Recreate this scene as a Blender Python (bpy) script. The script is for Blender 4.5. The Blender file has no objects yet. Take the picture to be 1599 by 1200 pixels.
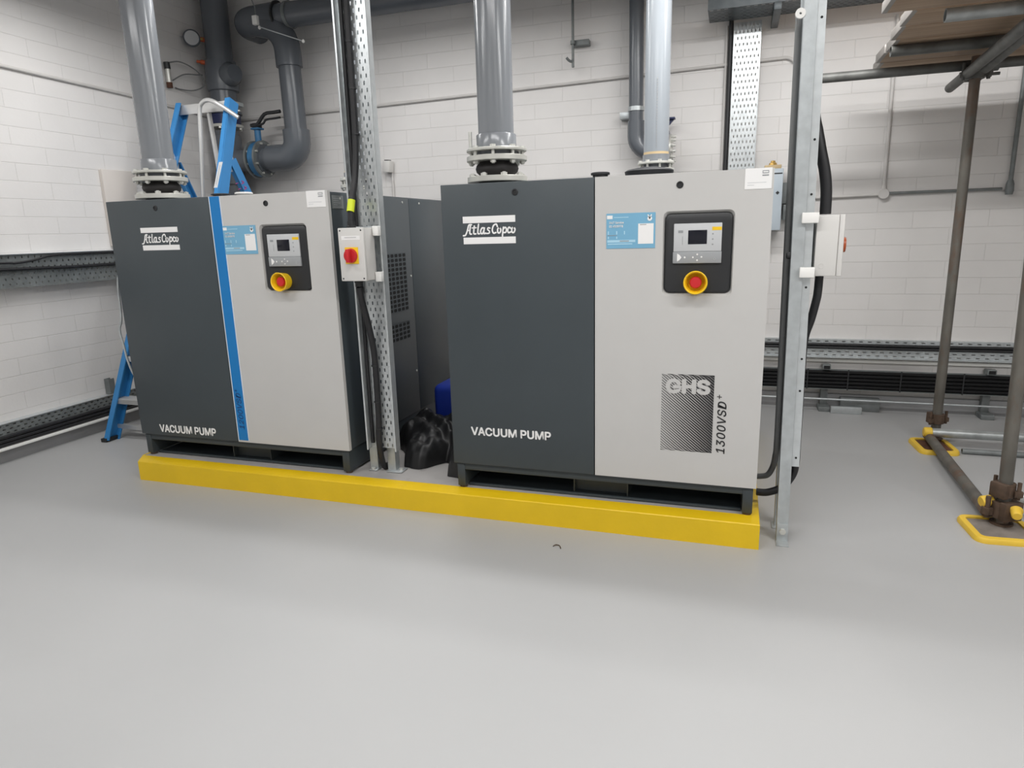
import bpy, bmesh, math, random
from mathutils import Vector, Matrix
random.seed(7)
S = bpy.context.scene
COL = S.collection
PI = math.pi

# ---------------------------------------------------------------- camera, world, exposure, room lights
cam_d = bpy.data.cameras.new('camera')
cam = bpy.data.objects.new('camera', cam_d)
COL.objects.link(cam)
_R = Vector((0.94984243, 0.31148141, -0.02790492))
_U = Vector((-0.04404626, 0.22158771, 0.97414517))
_F = Vector((-0.30961149, 0.92405531, -0.224193))
m4 = Matrix(((_R.x, _U.x, -_F.x, 1.13677), (_R.y, _U.y, -_F.y, -2.55717), (_R.z, _U.z, -_F.z, 1.20661), (0, 0, 0, 1)))
cam.matrix_world = m4
cam_d.sensor_fit = 'HORIZONTAL'
cam_d.sensor_width = 36.0
cam_d.lens = 1041.4 / 1599.0 * 36.0
cam_d.clip_start = 0.02
S.camera = cam

w = bpy.data.worlds.new('world')
S.world = w
w.use_nodes = True
w.node_tree.nodes['Background'].inputs[0].default_value = (0.75, 0.80, 0.88, 1)
w.node_tree.nodes['Background'].inputs[1].default_value = 0.05
S.view_settings.view_transform = 'Standard'
S.view_settings.look = 'None'
S.view_settings.gamma = 1.0
S.view_settings.use_curve_mapping = False
S.view_settings.exposure = 0.10

# strip lights under the ceiling: (x, y, z, length, along, watts)
LAMPS = [
    (-1.55, -1.45, 2.62, 1.5, 'x', 25),
    (0.60, -1.45, 2.62, 1.5, 'x', 26),
    (2.75, -1.45, 2.62, 1.5, 'x', 46),
    (-1.70, 0.44, 2.60, 1.2, 'x', 17),
    (0.45, 0.44, 2.60, 1.5, 'x', 22),
    (2.60, 0.44, 2.60, 1.5, 'x', 14),
    (-0.75, 1.26, 2.62, 1.2, 'x', 10),  # extra lamp, added to brighten the back wall
    (1.60, 0.78, 2.62, 1.2, 'x', 25),  # extra lamp, added to brighten the right back wall and floor
    (-0.40, -3.40, 2.62, 1.5, 'x', 10),
    (2.30, -3.40, 2.62, 1.5, 'x', 12),
]
for i, (lx, ly, lz, ll, al, wt) in enumerate(LAMPS):
    ld = bpy.data.lights.new('strip_light_lamp', 'AREA')
    ld.shape = 'RECTANGLE'
    ld.size = ll
    ld.size_y = 0.11
    ld.energy = wt
    ld.color = (1.0, 0.995, 0.985)
    lo = bpy.data.objects.new('strip_light_lamp', ld)
    lo.location = (lx, ly, lz - 0.006)
    if al == 'y':
        lo.rotation_euler = (0, 0, PI / 2)
    COL.objects.link(lo)

# ---------------------------------------------------------------- materials
def _nodes(name):
    m = bpy.data.materials.new(name)
    m.use_nodes = True
    nt = m.node_tree
    return m, nt, nt.nodes['Principled BSDF']

def s2l(c):
    return tuple(((v / 255.0) / 12.92) if v / 255.0 <= 0.04045 else (((v / 255.0) + 0.055) / 1.055) ** 2.4 for v in c)

def mat(name, col, rough=0.5, metal=0.0, var=0.06, scale=6.0, bump=0.0, bscale=80.0, spec=0.5, stretch=None, alt=None, altamt=0.5, altscale=4.0, coat=0.0):
    """paint / metal / plastic with a slight procedural tonal variation; alt = second colour in worn patches"""
    m, nt, b = _nodes(name)
    N, L = nt.nodes, nt.links
    tc = N.new('ShaderNodeTexCoord')
    mp = N.new('ShaderNodeMapping')
    L.new(tc.outputs['Object'], mp.inputs['Vector'])
    if stretch:
        mp.inputs['Scale'].default_value = stretch
    nz = N.new('ShaderNodeTexNoise')
    nz.inputs['Scale'].default_value = scale
    nz.inputs['Detail'].default_value = 5
    L.new(mp.outputs[0], nz.inputs['Vector'])
    rp = N.new('ShaderNodeValToRGB')
    rp.color_ramp.elements[0].position = 0.3
    rp.color_ramp.elements[1].position = 0.7
    rp.color_ramp.elements[0].color = tuple(c * (1 - var) for c in col) + (1,)
    rp.color_ramp.elements[1].color = tuple(min(1, c * (1 + var)) for c in col) + (1,)
    L.new(nz.outputs['Fac'], rp.inputs['Fac'])
    out = rp.outputs['Color']
    if alt:
        n2 = N.new('ShaderNodeTexNoise')
        n2.inputs['Scale'].default_value = altscale
        n2.inputs['Detail'].default_value = 8
        n2.inputs['Roughness'].default_value = 0.7
        L.new(mp.outputs[0], n2.inputs['Vector'])
        r2 = N.new('ShaderNodeValToRGB')
        r2.color_ramp.elements[0].position = 1 - altamt - 0.08
        r2.color_ramp.elements[1].position = 1 - altamt + 0.08
        L.new(n2.outputs['Fac'], r2.inputs['Fac'])
        mx = N.new('ShaderNodeMixRGB')
        L.new(r2.outputs['Color'], mx.inputs['Fac'])
        L.new(out, mx.inputs['Color1'])
        mx.inputs['Color2'].default_value = tuple(alt) + (1,)
        out = mx.outputs['Color']
    L.new(out, b.inputs['Base Color'])
    b.inputs['Roughness'].default_value = rough
    b.inputs['Metallic'].default_value = metal
    b.inputs['Specular IOR Level'].default_value = spec
    if coat:
        b.inputs['Coat Weight'].default_value = coat
    if bump:
        n3 = N.new('ShaderNodeTexNoise')
        n3.inputs['Scale'].default_value = bscale
        n3.inputs['Detail'].default_value = 4
        L.new(mp.outputs[0], n3.inputs['Vector'])
        bp = N.new('ShaderNodeBump')
        bp.inputs['Strength'].default_value = bump
        bp.inputs['Distance'].default_value = 0.01
        L.new(n3.outputs['Fac'], bp.inputs['Height'])
        L.new(bp.outputs['Normal'], b.inputs['Normal'])
    return m

def block_mat(name, axis, uoff, zoff, row=0.1):
    """white-painted blockwork: shallow painted-over joints"""
    m, nt, b = _nodes(name)
    N, L = nt.nodes, nt.links
    tc = N.new('ShaderNodeTexCoord')
    sx = N.new('ShaderNodeSeparateXYZ')
    L.new(tc.outputs['Object'], sx.inputs[0])
    cb = N.new('ShaderNodeCombineXYZ')
    au = N.new('ShaderNodeMath'); au.operation = 'ADD'; au.inputs[1].default_value = uoff
    az = N.new('ShaderNodeMath'); az.operation = 'ADD'; az.inputs[1].default_value = zoff
    L.new(sx.outputs[axis], au.inputs[0]); L.new(sx.outputs['Z'], az.inputs[0])
    L.new(au.outputs[0], cb.inputs['X']); L.new(az.outputs[0], cb.inputs['Y'])
    # slight waviness
    nzw = N.new('ShaderNodeTexNoise'); nzw.inputs['Scale'].default_value = 3.0
    L.new(tc.outputs['Object'], nzw.inputs['Vector'])
    mxv = N.new('ShaderNodeVectorMath'); mxv.operation = 'MULTIPLY_ADD'
    L.new(nzw.outputs['Color'], mxv.inputs[0]); mxv.inputs[1].default_value = (0.008, 0.006, 0)
    L.new(cb.outputs[0], mxv.inputs[2])
    br = N.new('ShaderNodeTexBrick')
    br.offset = 0.5
    br.inputs['Scale'].default_value = 1.0
    br.inputs['Brick Width'].default_value = 0.396
    br.inputs['Row Height'].default_value = row
    br.inputs['Mortar Size'].default_value = 0.0022
    br.inputs['Mortar Smooth'].default_value = 0.6
    br.inputs['Color1'].default_value = (0.725, 0.706, 0.690, 1)
    br.inputs['Color2'].default_value = (0.740, 0.720, 0.704, 1)
    br.inputs['Mortar'].default_value = (0.688, 0.668, 0.652, 1)
    L.new(mxv.outputs[0], br.inputs['Vector'])
    nz = N.new('ShaderNodeTexNoise'); nz.inputs['Scale'].default_value = 2.2; nz.inputs['Detail'].default_value = 6
    L.new(tc.outputs['Object'], nz.inputs['Vector'])
    mr = N.new('ShaderNodeMapRange'); mr.inputs[1].default_value = 0.3; mr.inputs[2].default_value = 0.7; mr.inputs[3].default_value = 0.95; mr.inputs[4].default_value = 1.03
    L.new(nz.outputs['Fac'], mr.inputs[0])
    mul = N.new('ShaderNodeMixRGB'); mul.blend_type = 'MULTIPLY'; mul.inputs['Fac'].default_value = 1
    L.new(br.outputs['Color'], mul.inputs['Color1']); L.new(mr.outputs[0], mul.inputs['Color2'])
    L.new(mul.outputs[0], b.inputs['Base Color'])
    b.inputs['Roughness'].default_value = 0.55
    b.inputs['Specular IOR Level'].default_value = 0.3
    nb = N.new('ShaderNodeTexNoise'); nb.inputs['Scale'].default_value = 45; nb.inputs['Detail'].default_value = 5
    L.new(tc.outputs['Object'], nb.inputs['Vector'])
    sm = N.new('ShaderNodeMath'); sm.operation = 'MULTIPLY_ADD'; sm.inputs[1].default_value = 0.25
    inv = N.new('ShaderNodeMath'); inv.operation = 'SUBTRACT'; inv.inputs[0].default_value = 1.0
    L.new(br.outputs['Fac'], inv.inputs[1])
    L.new(nb.outputs['Fac'], sm.inputs[0]); L.new(inv.outputs[0], sm.inputs[2])
    bp = N.new('ShaderNodeBump'); bp.inputs['Strength'].default_value = 0.50; bp.inputs['Distance'].default_value = 0.006
    L.new(sm.outputs[0], bp.inputs['Height']); L.new(bp.outputs['Normal'], b.inputs['Normal'])
    return m

def floor_mat():
    m, nt, b = _nodes('grey_epoxy_floor')
    N, L = nt.nodes, nt.links
    tc = N.new('ShaderNodeTexCoord')
    n1 = N.new('ShaderNodeTexNoise'); n1.inputs['Scale'].default_value = 0.9; n1.inputs['Detail'].default_value = 7
    L.new(tc.outputs['Object'], n1.inputs['Vector'])
    rp = N.new('ShaderNodeValToRGB')
    rp.color_ramp.elements[0].position = 0.25; rp.color_ramp.elements[1].position = 0.75
    rp.color_ramp.elements[0].color = (0.385, 0.386, 0.386, 1); rp.color_ramp.elements[1].color = (0.418, 0.418, 0.417, 1)
    L.new(n1.outputs['Fac'], rp.inputs['Fac'])
    # small scuffs
    n2 = N.new('ShaderNodeTexNoise'); n2.inputs['Scale'].default_value = 7; n2.inputs['Detail'].default_value = 10; n2.inputs['Roughness'].default_value = 0.8
    L.new(tc.outputs['Object'], n2.inputs['Vector'])
    r2 = N.new('ShaderNodeValToRGB'); r2.color_ramp.elements[0].position = 0.66; r2.color_ramp.elements[1].position = 0.78
    L.new(n2.outputs['Fac'], r2.inputs['Fac'])
    mf = N.new('ShaderNodeMath'); mf.operation = 'MULTIPLY'; mf.inputs[1].default_value = 0.25
    L.new(r2.outputs['Color'], mf.inputs[0])
    mx = N.new('ShaderNodeMixRGB'); mx.inputs['Color2'].default_value = (0.30, 0.28, 0.265, 1)
    L.new(mf.outputs[0], mx.inputs['Fac']); L.new(rp.outputs['Color'], mx.inputs['Color1'])
    L.new(mx.outputs[0], b.inputs['Base Color'])
    mr = N.new('ShaderNodeMapRange'); mr.inputs[3].default_value = 0.34; mr.inputs[4].default_value = 0.46
    L.new(n1.outputs['Fac'], mr.inputs[0]); L.new(mr.outputs[0], b.inputs['Roughness'])
    b.inputs['Specular IOR Level'].default_value = 0.35
    bp = N.new('ShaderNodeBump'); bp.inputs['Strength'].default_value = 0.06; bp.inputs['Distance'].default_value = 0.01
    n3 = N.new('ShaderNodeTexNoise'); n3.inputs['Scale'].default_value = 14; n3.inputs['Detail'].default_value = 3
    L.new(tc.outputs['Object'], n3.inputs['Vector']); L.new(n3.outputs['Fac'], bp.inputs['Height']); L.new(bp.outputs['Normal'], b.inputs['Normal'])
    return m

M = {}
M['floor'] = floor_mat()
M['wall_back'] = block_mat('white_blockwork_back', 'X', 0.220, -0.055)
M['wall_left'] = block_mat('white_blockwork_left', 'Y', 0.03, -0.066)
M['wall'] = mat('white_wall_paint', (0.74, 0.73, 0.72), 0.6)
M['ceil'] = mat('ceiling_paint', (0.66, 0.66, 0.66), 0.8)
M['skirt'] = mat('grey_skirting_paint', (0.30, 0.30, 0.305), 0.5)
M['dark'] = mat('dark_slate_paint', (0.050, 0.062, 0.070), 0.42, var=0.03, bump=0.05, bscale=400)
M['light'] = mat('light_grey_paint', (0.555, 0.545, 0.530), 0.42, var=0.015, bump=0.04, bscale=400)
M['void'] = mat('black_void', (0.008, 0.008, 0.009), 0.8)
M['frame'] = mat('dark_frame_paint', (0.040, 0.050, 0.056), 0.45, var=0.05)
M['blue'] = mat('blue_stripe', (0.004, 0.185, 0.50), 0.4, var=0.03)
M['white'] = mat('white_print', (0.86, 0.85, 0.84), 0.5, var=0.01)
M['whiteb'] = mat('pale_stripe_border', (0.66, 0.72, 0.78), 0.5, var=0.01)
M['ink'] = mat('black_ink', (0.020, 0.020, 0.022), 0.5)
M['navyink'] = mat('navy_ink', (0.010, 0.070, 0.235), 0.5)
M['greyink'] = mat('grey_ink', (0.30, 0.31, 0.32), 0.5)
M['paleblue'] = mat('pale_blue_ink', (0.42, 0.66, 0.80), 0.5)
M['sticker'] = mat('sky_blue_sticker', (0.185, 0.42, 0.60), 0.45, var=0.02)
M['blackp'] = mat('black_plastic', (0.020, 0.021, 0.023), 0.45, var=0.05)
M['silver'] = mat('silver_plastic', (0.55, 0.56, 0.57), 0.4, var=0.01)
M['keypad'] = mat('grey_keypad', (0.33, 0.34, 0.35), 0.4, var=0.01)
M['screen'] = mat('dark_screen', (0.006, 0.007, 0.014), 0.15)
M['estopy'] = mat('yellow_plastic', (0.92, 0.58, 0.012), 0.35, var=0.02)
M['red'] = mat('red_plastic', (0.58, 0.018, 0.025), 0.4, var=0.02)
M['tagy'] = mat('fluoro_yellow', (0.70, 0.80, 0.02), 0.5)
M['yellow'] = mat('yellow_floor_paint', (0.80, 0.53, 0.010), 0.40, var=0.04, alt=(0.36, 0.22, 0.02), altamt=0.22, altscale=34, bump=0.12, bscale=40)
M['conc'] = mat('grey_concrete_paint', (0.36, 0.345, 0.335), 0.6, var=0.08, alt=(0.25, 0.23, 0.22), altamt=0.33, altscale=14)
M['pvc'] = mat('mid_grey_pvc', (0.215, 0.227, 0.243), 0.20, var=0.03, scale=3)
M['pvcl'] = mat('pale_grey_pvc', (0.30, 0.325, 0.35), 0.22, var=0.03, scale=3)
M['pvcd'] = mat('dark_grey_upvc', (0.115, 0.126, 0.142), 0.26, var=0.05, scale=3)
M['galv'] = mat('galvanised_steel', (0.50, 0.53, 0.54), 0.40, 0.55, var=0.10, scale=25, bump=0.02)
M['galvb'] = mat('bright_galvanised_steel', (0.62, 0.65, 0.66), 0.34, 0.6, var=0.08, scale=25)
M['galvd'] = mat('dull_galvanised_steel', (0.20, 0.215, 0.215), 0.5, 0.3, var=0.15, scale=18)
M['steeld'] = mat('dark_tray_steel', (0.085, 0.098, 0.105), 0.42, 0.35, var=0.2, scale=14)
M['zinc'] = mat('zinc_plated_steel', (0.66, 0.66, 0.62), 0.34, 0.45, var=0.06)
M['flange'] = mat('painted_flange', (0.60, 0.595, 0.55), 0.34, 0.35, var=0.06, scale=12)
M['rubber'] = mat('black_rubber', (0.016, 0.014, 0.014), 0.6, var=0.15)
M['cable'] = mat('black_cable', (0.012, 0.012, 0.014), 0.5, var=0.1)
M['cablem'] = mat('matt_black_cable', (0.007, 0.007, 0.008), 0.7, spec=0.25)
M['knob'] = mat('orange_red_knob', (0.42, 0.085, 0.02), 0.4)
M['greyhose'] = mat('grey_flexible_hose', (0.16, 0.165, 0.165), 0.5)
M['box'] = mat('off_white_plastic', (0.66, 0.645, 0.62), 0.4, var=0.02)
M['cap'] = mat('white_plastic_cap', (0.85, 0.84, 0.81), 0.45, var=0.01)
M['beige'] = mat('beige_enclosure_paint', (0.62, 0.575, 0.535), 0.5, var=0.02)
M['bluebox'] = mat('pale_blue_grey_enclosure', (0.45, 0.51, 0.56), 0.45, var=0.03)
M['brass'] = mat('brass', (0.62, 0.40, 0.12), 0.35, 0.6)
M['cardbrown'] = mat('brown_fibre_plate', (0.58, 0.44, 0.25), 0.6)
M['ladder'] = mat('blue_fibreglass', (0.035, 0.215, 0.50), 0.38, var=0.06, scale=10)
M['alum'] = mat('aluminium', (0.66, 0.66, 0.65), 0.32, 0.6, var=0.05)
M['pink'] = mat('pink_marking', (0.42, 0.05, 0.22), 0.5)
M['valveblue'] = mat('blue_epoxy_valve', (0.035, 0.16, 0.33), 0.4, var=0.1)
M['valvenavy'] = mat('navy_epoxy_valve', (0.010, 0.018, 0.075), 0.4, var=0.1)
M['scaf'] = mat('weathered_scaffold_tube', (0.150, 0.140, 0.122), 0.55, 0.35, var=0.25, scale=14, stretch=(1, 1, 0.4), alt=(0.16, 0.085, 0.05), altamt=0.42, altscale=5)
M['scafd'] = mat('dark_scaffold_tube', (0.135, 0.137, 0.130), 0.5, 0.35, var=0.25, scale=14)
M['scafg'] = mat('bright_scaffold_tube', (0.40, 0.42, 0.42), 0.4, 0.5, var=0.18, scale=20)
M['rust'] = mat('rusty_coupler', (0.10, 0.065, 0.045), 0.7, 0.25, var=0.3, scale=30)
M['rustred'] = mat('rust_red_steel', (0.10, 0.040, 0.022), 0.75, 0.1, var=0.3, scale=20)
M['soley'] = mat('yellow_sole_rubber', (0.76, 0.50, 0.05), 0.5, var=0.08)
M['plate'] = mat('steel_base_plate', (0.24, 0.21, 0.185), 0.6, 0.2, var=0.2, scale=20)
M['wood'] = mat('scaffold_board_wood', (0.42, 0.30, 0.205), 0.7, var=0.18, scale=8, stretch=(0.15, 3, 3), alt=(0.33, 0.23, 0.155), altamt=0.4, altscale=3)
M['plyend'] = mat('galvanised_board_band', (0.33, 0.31, 0.29), 0.55, 0.2, var=0.15)
M['bag'] = mat('black_plastic_sheet', (0.011, 0.011, 0.012), 0.45, var=0.2, bump=0.25, bscale=14)
M['drum'] = mat('blue_drum_plastic', (0.012, 0.035, 0.30), 0.4)
M['conduit'] = mat('painted_conduit', (0.60, 0.58, 0.56), 0.5)
M['tray_int'] = mat('tray_shadow_steel', (0.16, 0.17, 0.17), 0.5, 0.3, var=0.2, scale=15)
M['gauge'] = mat('gauge_face', (0.50, 0.51, 0.52), 0.3)
M['orange'] = mat('orange_nozzle', (0.55, 0.10, 0.03), 0.5)
em, ent, eb = _nodes('lamp_diffuser')
eb.inputs['Base Color'].default_value = (0.9, 0.9, 0.9, 1)
eb.inputs['Emission Color'].default_value = (1, 0.98, 0.95, 1)
eb.inputs['Emission Strength'].default_value = 4.0
M['diff'] = em

# ---------------------------------------------------------------- mesh helpers (world coordinates)
def B():
    return bmesh.new()

def box(bm, x0, x1, y0, y1, z0, z1, bev=0.0, seg=2):
    vs = [bm.verts.new(p) for p in ((x0, y0, z0), (x1, y0, z0), (x1, y1, z0), (x0, y1, z0), (x0, y0, z1), (x1, y0, z1), (x1, y1, z1), (x0, y1, z1))]
    fs = [bm.faces.new([vs[i] for i in q]) for q in ((0, 3, 2, 1), (4, 5, 6, 7), (0, 1, 5, 4), (1, 2, 6, 5), (2, 3, 7, 6), (3, 0, 4, 7))]
    if bev > 0:
        es = list({e for f in fs for e in f.edges})
        bmesh.ops.bevel(bm, geom=es, offset=bev, segments=seg, affect='EDGES', profile=0.5)
    return vs

def obox(bm, c, ax, ay, az, hx, hy, hz, bev=0.0):
    """oriented box: centre, unit axes, half sizes"""
    c = Vector(c); ax = Vector(ax).normalized(); ay = Vector(ay).normalized(); az = Vector(az).normalized()
    sg = ((-1, -1, -1), (1, -1, -1), (1, 1, -1), (-1, 1, -1), (-1, -1, 1), (1, -1, 1), (1, 1, 1), (-1, 1, 1))
    vs = [bm.verts.new(c + ax * hx * s[0] + ay * hy * s[1] + az * hz * s[2]) for s in sg]
    fs = [bm.faces.new([vs[i] for i in q]) for q in ((0, 3, 2, 1), (4, 5, 6, 7), (0, 1, 5, 4), (1, 2, 6, 5), (2, 3, 7, 6), (3, 0, 4, 7))]
    if bev > 0:
        es = list({e for f in fs for e in f.edges})
        bmesh.ops.bevel(bm, geom=es, offset=bev, segments=2, affect='EDGES', profile=0.5)

def frame_of(d):
    d = Vector(d).normalized()
    a = Vector((0, 0, 1)) if abs(d.z) < 0.9 else Vector((1, 0, 0))
    u = d.cross(a).normalized()
    return d, u, d.cross(u).normalized()

def lathe(bm, o, axis, prof, seg=28, closed=False):
    """prof: list of (radius, height along axis); end radii 0 close to a point"""
    o = Vector(o)
    d, u, v = frame_of(axis)
    rings = []
    for r, h in prof:
        if r < 1e-6:
            rings.append([bm.verts.new(o + d * h)])
        else:
            rings.append([bm.verts.new(o + d * h + (u * math.cos(2 * PI * k / seg) + v * math.sin(2 * PI * k / seg)) * r) for k in range(seg)])
    n = len(rings)
    for i in range(n if closed else n - 1):
        a, b = rings[i], rings[(i + 1) % n]
        for k in range(seg):
            k2 = (k + 1) % seg
            if len(a) == 1 and len(b) == 1:
                continue
            if len(a) == 1:
                bm.faces.new((a[0], b[k2], b[k]))
            elif len(b) == 1:
                bm.faces.new((a[k], a[k2], b[0]))
            else:
                bm.faces.new((a[k], a[k2], b[k2], b[k]))

def cyl(bm, p0, p1, r, seg=24, r2=None):
    p0 = Vector(p0); p1 = Vector(p1)
    L = (p1 - p0).length
    r2 = r if r2 is None else r2
    lathe(bm, p0, p1 - p0, [(0, 0), (r, 0), (r2, L), (0, L)], seg)

def pipe_hollow(bm, p0, p1, r, ri, seg=24):
    p0 = Vector(p0); p1 = Vector(p1)
    L = (p1 - p0).length
    lathe(bm, p0, p1 - p0, [(ri, 0), (r, 0), (r, L), (ri, L)], seg, closed=True)

def ring(bm, o, axis, r, ri, h, seg=32):
    lathe(bm, o, axis, [(ri, 0), (r, 0), (r, h), (ri, h)], seg, closed=True)

def smooth_path(pts, n=6):
    P = [Vector(p) for p in pts]
    out = []
    for i in range(len(P) - 1):
        p0 = P[max(i - 1, 0)]; p1 = P[i]; p2 = P[i + 1]; p3 = P[min(i + 2, len(P) - 1)]
        for k in range(n):
            t = k / n
            out.append(0.5 * ((2 * p1) + (-p0 + p2) * t + (2 * p0 - 5 * p1 + 4 * p2 - p3) * t * t + (-p0 + 3 * p1 - 3 * p2 + p3) * t ** 3))
    out.append(P[-1])
    return out

def tube(bm, pts, r, seg=12, smooth=0, rad=None):
    P = smooth_path(pts, smooth) if smooth else [Vector(p) for p in pts]
    n = len(P)
    T = []
    for i in range(n):
        t = P[min(i + 1, n - 1)] - P[max(i - 1, 0)]
        T.append(t.normalized())
    d, u, v = frame_of(T[0])
    rings = []
    for i in range(n):
        u = (u - T[i] * u.dot(T[i])).normalized()
        v = T[i].cross(u)
        rr = rad[i] if rad else r
        rings.append([bm.verts.new(P[i] + (u * math.cos(2 * PI * k / seg) + v * math.sin(2 * PI * k / seg)) * rr) for k in range(seg)])
    for i in range(n - 1):
        for k in range(seg):
            k2 = (k + 1) % seg
            bm.faces.new((rings[i][k], rings[i][k2], rings[i + 1][k2], rings[i + 1][k]))
    bm.faces.new(list(reversed(rings[0])))
    bm.faces.new(rings[-1])

def arc(c, a, b, r, a0, a1, n=10):
    """points on an arc in the plane of unit vectors a, b"""
    c = Vector(c); a = Vector(a); b = Vector(b)
    return [c + a * (r * math.cos(a0 + (a1 - a0) * k / n)) + b * (r * math.sin(a0 + (a1 - a0) * k / n)) for k in range(n + 1)]

def prism(bm, pts, off):
    """polygon (list of 3-D points) swept by off"""
    off = Vector(off)
    a = [bm.verts.new(Vector(p)) for p in pts]
    b = [bm.verts.new(Vector(p) + off) for p in pts]
    n = len(pts)
    bm.faces.new(a); bm.faces.new(list(reversed(b)))
    for i in range(n):
        j = (i + 1) % n
        bm.faces.new((a[j], a[i], b[i], b[j]))

def hexnut(bm, c, axis, r, h):
    lathe(bm, c, axis, [(0, 0), (r, 0), (r, h), (0, h)], 6)

def perf(bm, O, U, V, nc, nr, cw, ch, sw, sh, stagger=True):
    """perforated sheet: grid of cells each with a slot (real holes). O corner, U/V unit directions"""
    O = Vector(O); U = Vector(U); V = Vector(V)
    def P(u, v):
        return O + U * u + V * v
    def quad(u0, v0, u1, v1):
        bm.faces.new([bm.verts.new(P(*q)) for q in ((u0, v0), (u1, v0), (u1, v1), (u0, v1))])
    for r in range(nr):
        v0 = r * ch; v1 = v0 + ch
        half = stagger and (r % 2)
        if half:
            quad(0, v0, cw / 2, v1); quad(nc * cw - cw / 2, v0, nc * cw, v1)
        for c in range(nc - 1 if half else nc):
            u0 = c * cw + (cw / 2 if half else 0); u1 = u0 + cw
            a = (cw - sw) / 2; b = (ch - sh) / 2
            outer = [bm.verts.new(P(*q)) for q in ((u0, v0), (u1, v0), (u1, v1), (u0, v1))]
            k = min(sw, sh) * 0.3
            i0, i1, j0, j1 = u0 + a, u1 - a, v0 + b, v1 - b
            inn = [bm.verts.new(P(*q)) for q in ((i0, j0 + k), (i0 + k, j0), (i1 - k, j0), (i1, j0 + k), (i1, j1 - k), (i1 - k, j1), (i0 + k, j1), (i0, j1 - k))]
            for f in ((0, 1, (2, 1)), (1, 2, (4, 3)), (2, 3, (6, 5)), (3, 0, (0, 7))):
                bm.faces.new((outer[f[0]], outer[f[1]], inn[f[2][0]], inn[f[2][1]]))
            for o_, i_, j_ in ((0, 1, 0), (1, 3, 2), (2, 5, 4), (3, 7, 6)):
                bm.faces.new((outer[o_], inn[i_], inn[j_]))

# ---------------------------------------------------------------- object helpers
def base_of(o):
    p = Vector((0, 0, 0))
    while o is not None:
        p += Vector(o.location)
        o = o.parent
    return p

def obj(name, bm, m, parent=None, loc=None, label=None, cat=None, group=None, kind=None, angle=38, rec=True):
    """link bm (world coordinates) as ONE mesh object"""
    if rec:
        bmesh.ops.recalc_face_normals(bm, faces=bm.faces)
    me = bpy.data.meshes.new(name)
    if parent is not None:
        off = base_of(parent)
    else:
        off = Vector(loc) if loc is not None else Vector((0, 0, 0))
    bmesh.ops.translate(bm, verts=bm.verts, vec=-off)
    bm.to_mesh(me); bm.free()
    me.shade_smooth()
    me.set_sharp_from_angle(angle=math.radians(angle))
    me.materials.append(M[m] if isinstance(m, str) else m)
    o = bpy.data.objects.new(name, me)
    COL.objects.link(o)
    if parent is not None:
        o.parent = parent
    else:
        o.location = off
    tag(o, label, cat, group, kind)
    return o

def tag(o, label=None, cat=None, group=None, kind=None):
    if label: o['label'] = label
    if cat: o['category'] = cat
    if group: o['group'] = group
    if kind: o['kind'] = kind

def thing(name, loc, label, cat, group=None):
    o = bpy.data.objects.new(name, None)
    o.empty_display_size = 0.05
    o.location = loc
    COL.objects.link(o)
    tag(o, label, cat, group)
    return o

FONT = None
try:
    import os
    _fp = os.path.join(bpy.utils.system_resource('DATAFILES'), 'fonts', 'Inter.woff2')
    if os.path.exists(_fp):
        FONT = bpy.data.fonts.load(_fp)
except Exception:
    FONT = None

def text(name, s, m, parent, O, U, V, wfit, hfit, depth=0.0008, bold=0.0, shear=0.0, spacing=1.0):
    """lettering fitted into a wfit x hfit rectangle whose lower-left corner is O (U right, V up)"""
    cu = bpy.data.curves.new(name, 'FONT')
    cu.body = s; cu.size = 1.0
    if FONT: cu.font = FONT
    cu.offset = 0.0; cu.shear = shear; cu.space_character = spacing
    cu.resolution_u = 4
    to = bpy.data.objects.new(name + '_tmp', cu)
    COL.objects.link(to)
    dg = bpy.context.evaluated_depsgraph_get()
    me0 = bpy.data.meshes.new_from_object(to.evaluated_get(dg))
    xs = [v.co.x for v in me0.vertices]; ys = [v.co.y for v in me0.vertices]
    x0, x1, y0, y1 = min(xs), max(xs), min(ys), max(ys)
    O = Vector(O); U = Vector(U); V = Vector(V); Nn = U.cross(V)
    bm = bmesh.new()
    if bold > 0:
        for k in range(8):
            mt = me0.copy()
            for v in mt.vertices:
                v.co.x += bold * math.cos(k * PI / 4); v.co.y += bold * math.sin(k * PI / 4); v.co.z = k * 0.00006
            bm.from_mesh(mt); bpy.data.meshes.remove(mt)
        x0 -= bold; x1 += bold; y0 -= bold; y1 += bold
    else:
        bm.from_mesh(me0)
    for v in bm.verts:
        v.co = O + U * ((v.co.x - x0) / (x1 - x0) * wfit) + V * ((v.co.y - y0) / (y1 - y0) * hfit) + Nn * (depth + v.co.z)
    bpy.data.objects.remove(to); bpy.data.curves.remove(cu); bpy.data.meshes.remove(me0)
    return obj(name, bm, m, parent, rec=False)

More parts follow.
